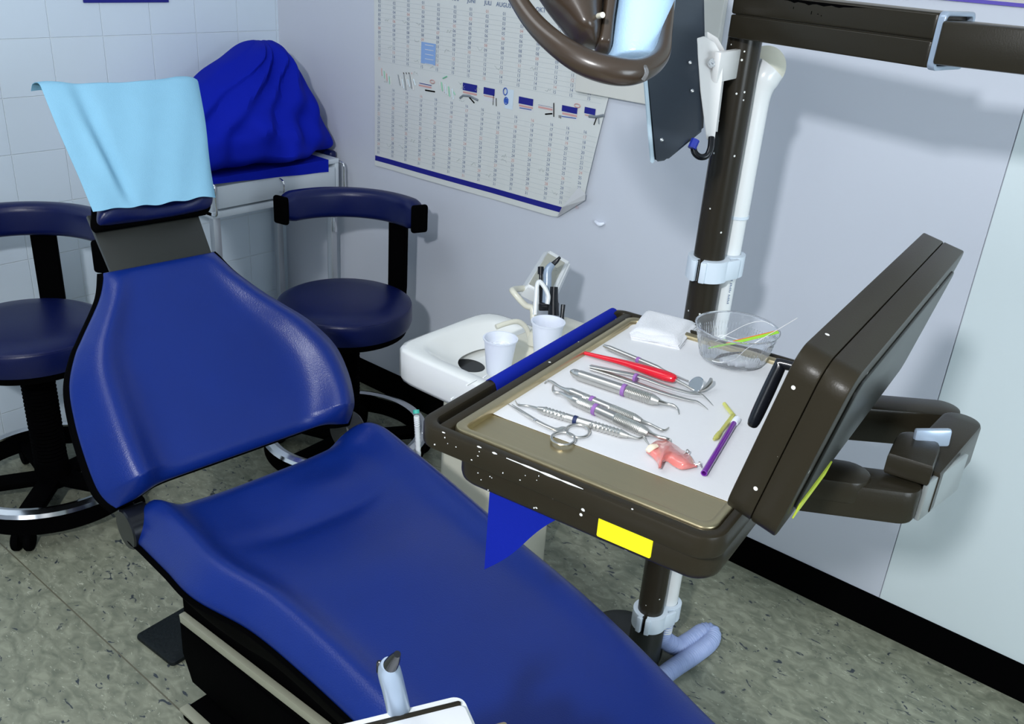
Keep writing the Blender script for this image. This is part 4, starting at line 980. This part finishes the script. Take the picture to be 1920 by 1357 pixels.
# swing arms behind the console
ar = thing('swing_arm', 'dark brown folded double swing arm right of the tilted console', 'arm', (-0.25, 1.0, 1.0))
za = 1.082
def rod(bm_, p, q, wd, z0, z1, bev=0.006, ext=0.0):
    p = Vector((p.x, p.y, 0)); q = Vector((q.x, q.y, 0)); d = (q-p).normalized(); n_ = Vector((-d.y, d.x, 0)); L_ = (q-p).length
    pts = [(0, -wd)]+[(L_+wd*math.cos(math.radians(a)), wd*math.sin(math.radians(a))) for a in range(-90, 91, 15)]+[(0, wd)]
    prism(bm_, pts, z0, z1, frame(p, d, n_, (0, 0, 1)), bev=bev, seg=2)
n0 = hz(1500, 868, za); n1 = hz(1690, 892, za)
b = BM(); rod(b, n0, n1, 0.025, za-0.050, za-0.006); rod(b, hz(1520, 870, za), hz(1590, 880, za), 0.026, za-0.030, za-0.002, 0.003); obj('near_arm', b, BROWN2, ar)
e0 = hz(1700, 895, za); e1_ = hz(1800, 800, za)
b = BM(); rod(b, e0+Vector((0, -0.005, 0)), hz(1712, 862, za), 0.024, za-0.002, za+0.026, 0.005); obj('near_knuckle', b, BROWN2, ar)
b = BM(); rod(b, hz(1722, 880, za), hz(1800, 795, za), 0.024, za-0.05, za+0.006, 0.005); obj('cross_link', b, BROWN2, ar)
b = BM(); rod(b, hz(1430, 728, za), hz(1768, 757, za), 0.024, za-0.055, za-0.004, 0.005); obj('far_arm', b, BROWN2, ar)
DQ = hz(1425, 728, za)
b = BM(); rod(b, DQ, Vector((PX+0.02, PY, 0)), 0.02, 0.85, 0.89, 0.004); rod(b, DQ+Vector((0.001, 0, 0)), DQ-Vector((0.001, 0, 0)), 0.024, 0.84, za-0.006, 0.004); obj('post_link', b, BROWN2, ar)
b = BM(); box(b, (-0.020, -0.004, 0), (0.022, 0.004, 0.022), frame(hz(1742, 835, za+0.018), CR, Vector((-CR.y, CR.x, 0))), bev=0.003); obj('lever', b, SILVER, ar)
b = BM(); A = hz(1738, 905, za); B2 = hz(1812, 850, za); dd_ = (B2-A).normalized()
box(b, (0, -0.003, -0.05), ((B2-A).length, 0.003, 0.0), frame(A, dd_, Vector((-dd_.y, dd_.x, 0)), (0, 0, 1)), bev=0.001); obj('side_cover', b, mat('grey_metal_cover', (0.35, 0.38, 0.38), 0.3, metal=0.5), ar)

# blue sleeve on the left handle bar, hanging down
DR = thing('blue_handle_drape', 'royal blue cloth wrapped on the left tray handle and hanging below the table', 'cloth', Mt @ Vector((0.007, 0.2, -0.3)))
ya = TP(925, 716).y; yb_ = L0-0.012
b = BM()
def drf(u, v):
    y = ya+(yb_-ya)*u; k = v
    if k < 0.5:
        a = PI*(k/0.5); r = 0.0115
        return Mt @ Vector((0.007-math.cos(a)*r*0.95, y, -0.013+math.sin(a)*0.0155))
    kk = (k-0.5)/0.5
    return Mt @ Vector((0.007+0.011+(hb-0.022)*kk, y, -0.013-0.004*kk))
sheet(b, drf, 30, 20, 0.001); obj('sleeve', b, CLOTHS, DR)
b = BM()
hx_ = hz(918, 925, 1.03).x
XD = (Mt @ Vector((0.020, 0, 0))).x
q1 = atx(911, 1068, -0.600); q2 = atx(1062, 968, -0.50)
print('drape', q1[:], q2[:])
def drg(u, v):
    yA = q1.y; yB = q2.y
    y = yA+(yB-yA)*u
    zb = q1.z+(q2.z-q1.z)*min(1.2, (y-q1.y)/(q2.y-q1.y))
    z = 1.025+(zb-1.025)*v
    x = -0.602+(q2.x-q1.x)*min(1.0, (y-q1.y)/(q2.y-q1.y))+0.004*math.sin(u*6)*v
    return Vector((x, y, z))
sheet(b, drg, 20, 20, 0.001); obj('hanging_cloth', b, CLOTHS, DR)

# ================================================================ THINGS ON THE TRAY
GP = ZR-0.0072     # paper top
b = BM()
pc = [TP(905, 768, GP), TP(1352, 934, GP)]
pw0, pw1 = pc[0].x, W0-0.022; pl0 = (pc[0].y+pc[1].y)/2
Mp = Mt
def ppf(u, v):
    x = pw0+(pw1-pw0)*u; y0_ = pc[0].y+(pc[1].y-pc[0].y)*u; y = y0_+(L0-0.030-y0_)*v
    z = -0.0082+0.0006+ (0.004*max(0, (0.06-u)/0.06)+0.003*max(0, (v-0.95)/0.05))
    return Mt @ Vector((x, y, z))
sheet(b, ppf, 20, 20, 0.0004)
obj('tray_paper', b, PAPER, label='white absorbent paper sheet lining the steel tray under the instruments', cat='paper')
def g(px_, py_, h=0.0): return hz(px_, py_, GP+h)
def ringband(parent, p, d, r, w=0.0028, m_=PURP, nm='colour_ring'):
    b = BM(); tube(b, [p-d*w, p-d*w*0.8, p+d*w*0.8, p+d*w], [r*0.9, r*1.12, r*1.12, r*0.9], n=18); obj(nm, b, m_, parent)
def handle(parent, A, B, r, knurl=((0.0, 0.28), (0.62, 1.0)), tips=True, nm='handle', depth=0.07, per=0.0022):
    L_ = (B-A).length; n = int(L_/0.0011); pts = []; rad = []
    for k in range(n+1):
        t = k/n; rr = r
        for a, c in knurl:
            if a < t < c: rr = r*(1.0+depth*math.sin(2*PI*t*L_/per*1.0))
        e = min(t, 1-t)*L_
        if tips and e < 0.009: rr = r*(0.55+0.45*(e/0.009))
        pts.append(A.lerp(B, t)); rad.append(rr)
    b = BM(); tube(b, pts, rad, n=20); return obj(nm, b, TOOL, parent)
def wire(parent, pts, r, nm='working_end', sm=6, m_=None): 
    b = BM(); tube(b, pts, r, n=10, smooth=sm); return obj(nm, b, m_ or TOOL, parent)
def dbl(name, label, cat, A, B, r, left, right, rpx, rm=PURP, knurl=((0.02, 0.32), (0.6, 0.98)), h=None, depth=0.07, per=0.0022):
    r = r*1.15; h = r if h is None else h
    PA, PB = g(*A, h), g(*B, h); t = thing(name, label, cat, (PA+PB)/2-Vector((0, 0, h)))
    handle(t, PA, PB, r, knurl, depth=depth, per=per)
    if left: wire(t, [PA+(PB-PA).normalized()*0.003]+[g(x, y, hh) for x, y, hh in left], [r*0.5]+[r*0.32]*(len(left)-2)+[0.0011, 0.0006])
    if right: wire(t, [PB-(PB-PA).normalized()*0.003]+[g(x, y, hh) for x, y, hh in right], [r*0.5]+[r*0.32]*(len(right)-2)+[0.0011, 0.0006])
    d = (PB-PA).normalized(); k = (rpx[0]-A[0])/(B[0]-A[0]); ringband(t, PA.lerp(PB, k), d, r, m_=rm)
    return t
dbl('periodontal_curette', 'knurled steel curette with purple ring, the rear of the overlapping pair', 'dental instrument', (1060, 731), (1203, 790), 0.0050, [(1047, 724, .004), (1035, 716, .004), (1026, 714, .003), (1021, 719, .001)], [(1220, 796, .003), (1238, 805, .003), (1247, 806, .002), (1254, 801, .001)], (1112, 752))
dbl('periodontal_curette', 'knurled steel curette with purple ring, the front of the overlapping pair', 'dental instrument', (1066, 745), (1216, 812), 0.0058, [(1052, 737, .005), (1040, 735, .004), (1036, 729, .003), (1037, 722, .001)], [(1232, 818, .003), (1248, 822, .003), (1256, 824, .002), (1258, 829, .001)], (1119, 768))
dbl('excavator', 'slim ridged steel instrument with dark blue ring lying along the scissors', 'dental instrument', (1008, 766), (1178, 817), 0.0042, [(994, 762, .003), (980, 760, .003), (971, 759, .005), (966, 751, .010)], [(1196, 822, .003), (1206, 819, .004), (1211, 826, .003), (1217, 834, .001)], (1081, 789), NAVY, depth=0.10, per=0.0045)
pb = dbl('dental_probe', 'thick steel probe with smooth blunt butt, purple ring and one hooked tip', 'dental instrument', (1076, 700), (1236, 753), 0.0062, None, [(1250, 757, .004), (1262, 760, .004), (1270, 766, .003), (1273, 776, .001)], (1172, 731), knurl=((0.62, 0.97),))
b = BM(); PA, PB = g(1070, 696, 0.0055), g(1082, 701, 0.0055); tube(b, [PA, PA.lerp(PB, .3), PA.lerp(PB, .7), PB], [0.002, 0.0045, 0.0058, 0.0057], n=18); obj('butt_cap', b, TOOL, pb)
# mouth mirror
mm = thing('mouth_mirror', 'steel handled mouth mirror with round glass and purple ring beside the gauze', 'dental mirror', g(1200, 676))
PA, PB = g(1132, 648, .005), g(1243, 694, .006); handle(mm, PA, PB, 0.0038, knurl=()); ringband(mm, PA.lerp(PB, 0.6), (PB-PA).normalized(), 0.0038)
wire(mm, [PB, g(1268, 705, .006), g(1290, 714, .009)], [0.0022, 0.0014, 0.0012], 'stem')
mc = g(1306, 721, .010); mn = (Vector((-0.25, -0.75, 0.62))).normalized(); mx_ = mn.cross(Vector((0, 0, 1))).normalized(); MM = frame(mc, mx_, mn.cross(mx_), mn)
b = BM(); lathe(b, [(0, -0.002), (0.008, -0.002), (0.0108, 0.0), (0.0108, 0.001), (0.0098, 0.0015)], MM, n=32); obj('mirror_rim', b, CHROME, mm)
b = BM(); lathe(b, [(0, 0.0013), (0.0099, 0.0013)], MM, n=32); obj('mirror_glass', b, MIRROR, mm)
# red handled instrument
rh = thing('red_handled_mirror', 'bright red plastic handled instrument with a hooked steel end', 'dental instrument', g(1180, 690))
b = BM(); RP = [g(1090, 660, .004), g(1130, 670, .005), g(1170, 680, .007), g(1205, 691, .009), g(1240, 702, .009), g(1262, 709, .009), g(1268, 711, .009)]
tube(b, RP, [0.0028, 0.0038, 0.0050, 0.0070, 0.0082, 0.0070, 0.0035], n=22, smooth=6, flat=0.8); obj('handle', b, RED, rh, label='bright red plastic handle')
wire(rh, [g(1262, 710, .008), g(1285, 722, .006), g(1304, 732, .004), g(1320, 729, .006), g(1331, 718, .010), g(1333, 710, .013)], [0.002, 0.0018, 0.0018, 0.0028, 0.0034, 0.0022], 'hooked_end')
# tweezers
tw = thing('tweezers', 'long steel tweezers with bent tips and a small purple ring', 'tweezers', g(1210, 725))
for nm, P_ in (('arm', [(1107, 686, .004), (1150, 695, .008), (1195, 704, .009), (1245, 722, .008), (1290, 735, .006), (1315, 739, .004), (1337, 760, .001)]), ('arm', [(1107, 690, .003), (1150, 703, .003), (1200, 721, .003), (1250, 738, .003), (1290, 749, .003), (1308, 753, .003), (1327, 767, .001)])):
    b = BM(); tube(b, [g(*q) for q in P_], [0.0045, 0.0048, 0.0045, 0.0036, 0.0028, 0.002, 0.0006], n=12, smooth=6, flat=0.35); obj(nm, b, TOOL, tw)
ringband(tw, g(1192, 708, .007), (g(1200, 711)-g(1184, 705)).normalized(), 0.0052, w=0.002)
# scissors
ss = thing('surgical_scissors', 'small pointed steel scissors with two oval finger rings at the paper edge', 'scissors', g(1020, 795))
def finger(c, rx, ry, nm):
    b = BM(); tube(b, [g(c[0]+rx*math.cos(a), c[1]+ry*math.sin(a)+0.22*rx*math.cos(a)*0.3, .003) for a in [k*PI/12 for k in range(25)]], 0.0016, n=10); return b
for c, blade in (((1056, 822), [(952, 757, .002), (985, 777, .003), (1005, 788, .003), (1040, 806, .003), (1052, 808, .003), (1060, 810, .003)]), ((1083, 808), [(960, 758, .003), (990, 778, .004), (1012, 792, .004), (1040, 804, .004), (1055, 802, .003), (1063, 803, .003)])):
    b = finger(c, 22, 12, 'ring'); tube(b, [g(*q) for q in blade], [0.0006, 0.002, 0.0026, 0.0024, 0.0024, 0.0018], n=10, smooth=5, flat=0.6); obj('blade_with_ring', b, TOOL, ss)
b = BM(); lathe(b, [(0, 0.001), (0.0016, 0.0008), (0.002, 0)], Matrix.Translation(g(1003, 787, .0055)), n=14); obj('pivot_screw', b, CHROME, ss)
# pink retainer
rt = thing('pink_retainer', 'translucent pink acrylic palate plate with thin wire clasps', 'dental plate', g(1265, 855))
cr_ = [(1222, 832), (1236, 823), (1250, 826), (1264, 833), (1276, 839), (1288, 848), (1298, 860), (1304, 870), (1296, 877), (1282, 880), (1268, 878), (1258, 870), (1250, 865), (1240, 866), (1238, 878), (1234, 878), (1230, 864), (1222, 854), (1212, 848), (1212, 842)]
def arch(x, y): 
    return 0.003+0.011*math.exp(-(((x-1258)/26)**2+((y-848)/16)**2))+0.004*math.sin((x-1230)*0.12)
UPc = crom([Vector((x, y, 0)) for x, y in ((1212, 842), (1222, 832), (1236, 823), (1250, 826), (1264, 833), (1276, 839), (1288, 848), (1298, 860), (1307, 872))], 5)
LOc = crom([Vector((x, y, 0)) for x, y in ((1212, 849), (1222, 856), (1231, 866), (1237, 879), (1242, 868), (1251, 865), (1264, 874), (1280, 880), (1307, 875))], 5)
def rfn(u, v):
    i = min(int(u*(len(UPc)-1)), len(UPc)-2); f = u*(len(UPc)-1)-i
    p = UPc[i].lerp(UPc[i+1], f).lerp(LOc[i].lerp(LOc[i+1], f), v)
    wv = 0.010*math.sin(PI*v)*(0.4+0.6*math.sin(PI*min(1, u*1.05)))+0.005*math.exp(-((u-0.36)/0.07)**2)*v+0.003*math.sin(u*17)*(1-v)
    return g(p.x, p.y-(wv*1000)*0.35, 0.0015+wv)
b = BM(); sheet(b, rfn, 40, 14, 0.0022); obj('acrylic_plate', b, PINK, rt, ang=80)
b = BM(); tube(b, [g(1214, 846, .007), g(1222, 838, .010), g(1232, 835, .010)], [0.003, 0.0045, 0.003], n=12, smooth=4, flat=0.5); obj('cream_insert', b, CREAMT, rt)
wire(rt, [g(1284, 850, .006), g(1288, 843, .009), g(1292, 846, .006), g(1291, 851, .003), g(1286, 848, .005)], 0.0006, 'wire_clasp')
wire(rt, [g(1301, 869, .004), g(1312, 873, .003), g(1316, 877, .001)], 0.0006, 'wire_clasp')
wire(rt, [g(1303, 872, .004), g(1313, 868, .007), g(1311, 866, .008), g(1316, 875, .003)], 0.0006, 'wire_clasp')
# yellow bent tip and purple tube
yt = thing('yellow_mixing_tip', 'translucent yellow bent intraoral tip lying above the purple tube', 'mixing tip', g(1360, 790))
b = BM(); tube(b, [g(1358, 757, .003), g(1375, 779, .004)], [0.0026, 0.0028], n=14); tube(b, [g(1375, 778, .004), g(1344, 818, .003)], [0.0028, 0.0022], n=14); obj('tube', b, YELT, yt)
b = BM(); tube(b, [g(1349, 812, .003), g(1343, 820, .003), g(1338, 824, .002)], [0.0032, 0.0034, 0.0014], n=14); obj('collar', b, YELT, yt)
pt = thing('purple_tube', 'shiny purple translucent suction tube lying beside the tilted console', 'tube', g(1347, 840))
PA, PB = g(1376, 794, .0035), g(1320, 887, .0035); d = (PB-PA)
b = BM(); M = frame(PA, Vector((0, 0, 1)).cross(d), Vector((0, 0, 1)), d); lathe(b, [(0.0024, 0), (0.0036, 0), (0.0036, d.length), (0.0024, d.length), (0.0024, 0)], M, n=24); obj('barrel', b, PURT, pt)
b = BM(); PC = g(1382, 786, .0035); tube(b, [PA, PA.lerp(PC, 0.5), PC], [0.0042, 0.0046, 0.0044], n=18); obj('clear_end', b, CUP, pt)
# gauze
b = BM(); GA, GB, GC, GD = g(1181, 636), g(1213, 594), g(1306, 618), g(1272, 655)
for k in range(5):
    o_ = Vector((random.uniform(-.002, .002), random.uniform(-.002, .002), 0))
    if k == 4: o_ += Vector((-0.004, 0.004, 0))
    def gf(u, v, k=k, o_=o_):
        p = GA.lerp(GD, u).lerp(GB.lerp(GC, u), v)+o_
        e = min(u, 1-u, v, 1-v); h = 0.0016+0.0030*k*min(1, 0.45+e*6)
        return p+Vector((0, 0, h+0.0012*math.sin(u*7+k*2)*math.sin(v*6+k)))
    sheet(b, gf, 16, 16, 0.0022)
obj('gauze_pads', b, GAUZE, label='folded stack of white gauze on the far end of the tray beside the clear bowl', cat='gauze')
# clear bowl
BC = g(1372, 672); bw = thing('clear_plastic_bowl', 'clear ribbed plastic bowl holding cotton rolls and strips at the far tray end', 'bowl', BC)
hB = 0.046
b = bmesh.new(); NB = 144; rings = []
lv = [(0.0, 0.0012, 0), (0.040, 0.0012, 0), (0.044, 0.004, 0), (0.0465, 0.014, 1), (0.0495, 0.026, 1), (0.052, 0.036, 1), (0.0535, 0.040, 0), (0.0545, hB, 0), (0.0565, hB+0.001, 0)]
for r, z, rb_ in lv[1:]:
    rings.append([b.verts.new((BC.x+(r+rb_*0.0007*(1 if k % 2 else -1))*math.cos(2*PI*k/NB), BC.y+(r+rb_*0.0007*(1 if k % 2 else -1))*math.sin(2*PI*k/NB), GP+z)) for k in range(NB)])
for A, B in zip(rings, rings[1:]):
    for k in range(NB): b.faces.new((A[k], A[(k+1) % NB], B[(k+1) % NB], B[k]))
b.faces.new(rings[0][::-1]); bmesh.ops.recalc_face_normals(b, faces=b.faces); bmesh.ops.solidify(b, geom=b.faces[:], thickness=0.0007); obj('bowl_wall', b, CLEAR, bw, ang=60)
b = BM(); lathe(b, [(0.0555, 0), (0.0570, 0.0006), (0.0575, 0.0018), (0.0565, 0.0026), (0.0555, 0.0016), (0.0555, 0)], Matrix.Translation((BC.x, BC.y, GP+hB)), n=72); obj('rolled_rim', b, CLEAR, bw)
for i, (x, y, nm) in enumerate(((1343, 684, 'leftmost'), (1363, 688, 'second from left'), (1381, 690, 'third from left'), (1403, 688, 'rightmost and widest'))):
    c = g(x, y-2, 0.0075); d = Vector((0.5, 0.86, 0)); 
    b = BM(); r_ = 0.0048 if i < 3 else 0.0065; rel = Vector((c.x-BC.x, c.y-BC.y, 0))
    if rel.length > 0.034: c = Vector((BC.x, BC.y, c.z))+rel*(0.034/rel.length)
    tube(b, [c, c+d*0.004, c+d*0.020], [r_*0.85, r_, r_], n=16)
    obj('cotton_roll', b, GAUZE, label='white cotton roll in the clear bowl, %s of the four' % nm, cat='cotton roll', group='cotton rolls in the clear bowl')
def wd(x, y, z): return hz(x, y, GP+z)
sA_, sB_ = wd(1362, 643, 0.032), wd(1458, 620, 0.052)
sdir = (sB_-sA_).normalized(); sper = sdir.cross(Vector((0, 0, 1))).normalized()
b = BM(); M = frame(sA_, sdir, sper); L_ = (sB_-sA_).length
prism(b, [(-0.025, 0), (L_, 0.0), (L_, 0.006), (0.02, 0.006), (-0.025, 0.002)], 0, 0.0012, M); 
gs = thing('green_strip', 'lime green strip with orange edge resting across the bowl rim', 'strip', sA_); obj('strip', b, GREENP, gs)
b = BM(); tube(b, [sA_+sper*(-0.0005), sB_+sper*(-0.0005)], 0.0009, n=6); obj('orange_edge', b, ORANGE, gs)
b = BM(); D_ = [wd(1340, 673, 0.012), wd(1358, 665, 0.012), wd(1390, 660, 0.016)]
tube(b, [D_[0], D_[1], D_[2]], [0.001, 0.004, 0.0015], n=10, smooth=4, flat=0.3); obj('metal_matrix_band', b, BLKMETAL, label='dark metal strip inside the clear bowl, lying under the white thread', cat='metal strip')
b = BM()
tube(b, [wd(1335, 676, 0.010), wd(1350, 679, 0.012), wd(1375, 675, 0.014), wd(1398, 655, 0.03), wd(1420, 640, 0.045), wd(1458, 618, 0.053), wd(1495, 596, 0.060)], 0.0005, n=6, smooth=6)
tube(b, [wd(1340, 640, 0.03), wd(1365, 626, 0.045), wd(1400, 608, 0.055), wd(1430, 602, 0.060), wd(1452, 612, 0.055)], 0.0003, n=6, smooth=6)
tube(b, [wd(1345, 634, 0.03), wd(1352, 628, 0.035), wd(1375, 634, 0.035), wd(1395, 640, 0.035), wd(1404, 645, 0.03)], 0.0003, n=6, smooth=6)
obj('suture_thread', b, THREAD, label='loose white thread looping out of the clear bowl', cat='thread')

# ================================================================ FOREGROUND ASSISTANT TRAY
ZF = 0.93
fg = thing('assistant_tray', 'light grey assistant instrument tray with white sheet cut off by the bottom picture edge', 'tray', hz(800, 1357, ZF))
T0 = hz(862, 1308, ZF); dL = (hz(662, 1357, ZF)-T0).normalized(); dR = (hz(905, 1385, ZF)-T0).normalized(); dR = (dR-dL*dR.dot(dL)).normalized()
Mg = frame(T0-dL*0.004-dR*0.004, dL, dR); 
if (Mg.to_3x3() @ Vector((0, 0, 1))).z < 0: Mg = Mg @ Matrix.Scale(1, 4)
b = BM(); sgn = 1 if (Mg.to_3x3() @ Vector((0, 0, 1))).z > 0 else -1
def fz(a, c): return (min(a*sgn, c*sgn), max(a*sgn, c*sgn))
z0_, z1_ = fz(-0.02, 0.0); prism(b, rrect(0, 0, 0.17, 0.16, 0.012), z0_, z1_, Mg, bev=0.002); obj('tray_rim', b, WHITE, fg)
z0_, z1_ = fz(0.0, 0.004); b = BM(); prism(b, rrect(0.006, 0.010, 0.164, 0.016, 0.003), z0_, z1_, Mg, bev=0.001); obj('inner_groove', b, BROWN2, fg)
z0_, z1_ = fz(0.0, 0.006); b = BM(); prism(b, rrect(0.005, 0.018, 0.166, 0.15, 0.006), z0_, z1_, Mg, bev=0.001); obj('white_sheet', b, PAPER, fg)
z0_, z1_ = fz(-0.03, 0.003); b = BM(); prism(b, rrect(-0.028, 0.045, -0.001, 0.16, 0.003), z0_, z1_*0.2 if sgn > 0 else z1_, Mg, bev=0.001); obj('side_bracket', b, mat('taupe_metal', (0.20, 0.17, 0.12), 0.35), fg)
hpn = thing('suction_handpiece', 'silver suction handpiece with short black nozzle standing in the foreground tray', 'handpiece', hz(750, 1340, 0.93))
DF = (hz(750, 1345, 0.93)-CAMP).dot(_fw)
b = BM(); tube(b, [atd(752, 1370, DF+0.03), atd(747, 1330, DF+0.01), atd(738, 1290, DF-0.015), atd(730, 1258, DF-0.035), atd(729, 1244, DF-0.045)], [0.0115, 0.0112, 0.0108, 0.0105, 0.007], n=22, smooth=5); obj('body', b, SILVER, hpn)
b = BM(); tube(b, [atd(733, 1246, DF-0.055), atd(739, 1236, DF-0.068), atd(745, 1226, DF-0.082)], [0.0068, 0.0055, 0.0030], n=20); M5 = None; obj('nozzle', b, BLACKS, hpn)
b = BM(); box(b, (-0.003, -0.006, 0), (0.003, 0.006, 0.006), frame(atd(713, 1248, DF-0.03), CR, CU), bev=0.002); obj('trigger', b, BLACKS, hpn)

# supports that run on outside the picture
b = BM(); tube(b, [lp(1060, -100, 0.0), lp(1050, -190, 0.05), lp(1060, -330, 0.12)], 0.018, n=16, smooth=4); obj('lamp_arm', b, LAMPBR, lm)
b = BM(); pc_ = Mg @ Vector((0.12, 0.11, 0)); tube(b, [Vector((pc_.x, pc_.y, 0.0)), Vector((pc_.x, pc_.y, ZF-0.012))], 0.016, n=20); obj('pole', b, BROWN2, fg)
b = BM(); kc_ = KP(0.5, 0.9, -0.03); tube(b, [Vector((-1.16, 1.66, 0.74)), Vector((kc_.x, kc_.y, kc_.z-0.06)), kc_], 0.010, n=14, smooth=4); obj('console_stem', b, WHITE, sp)
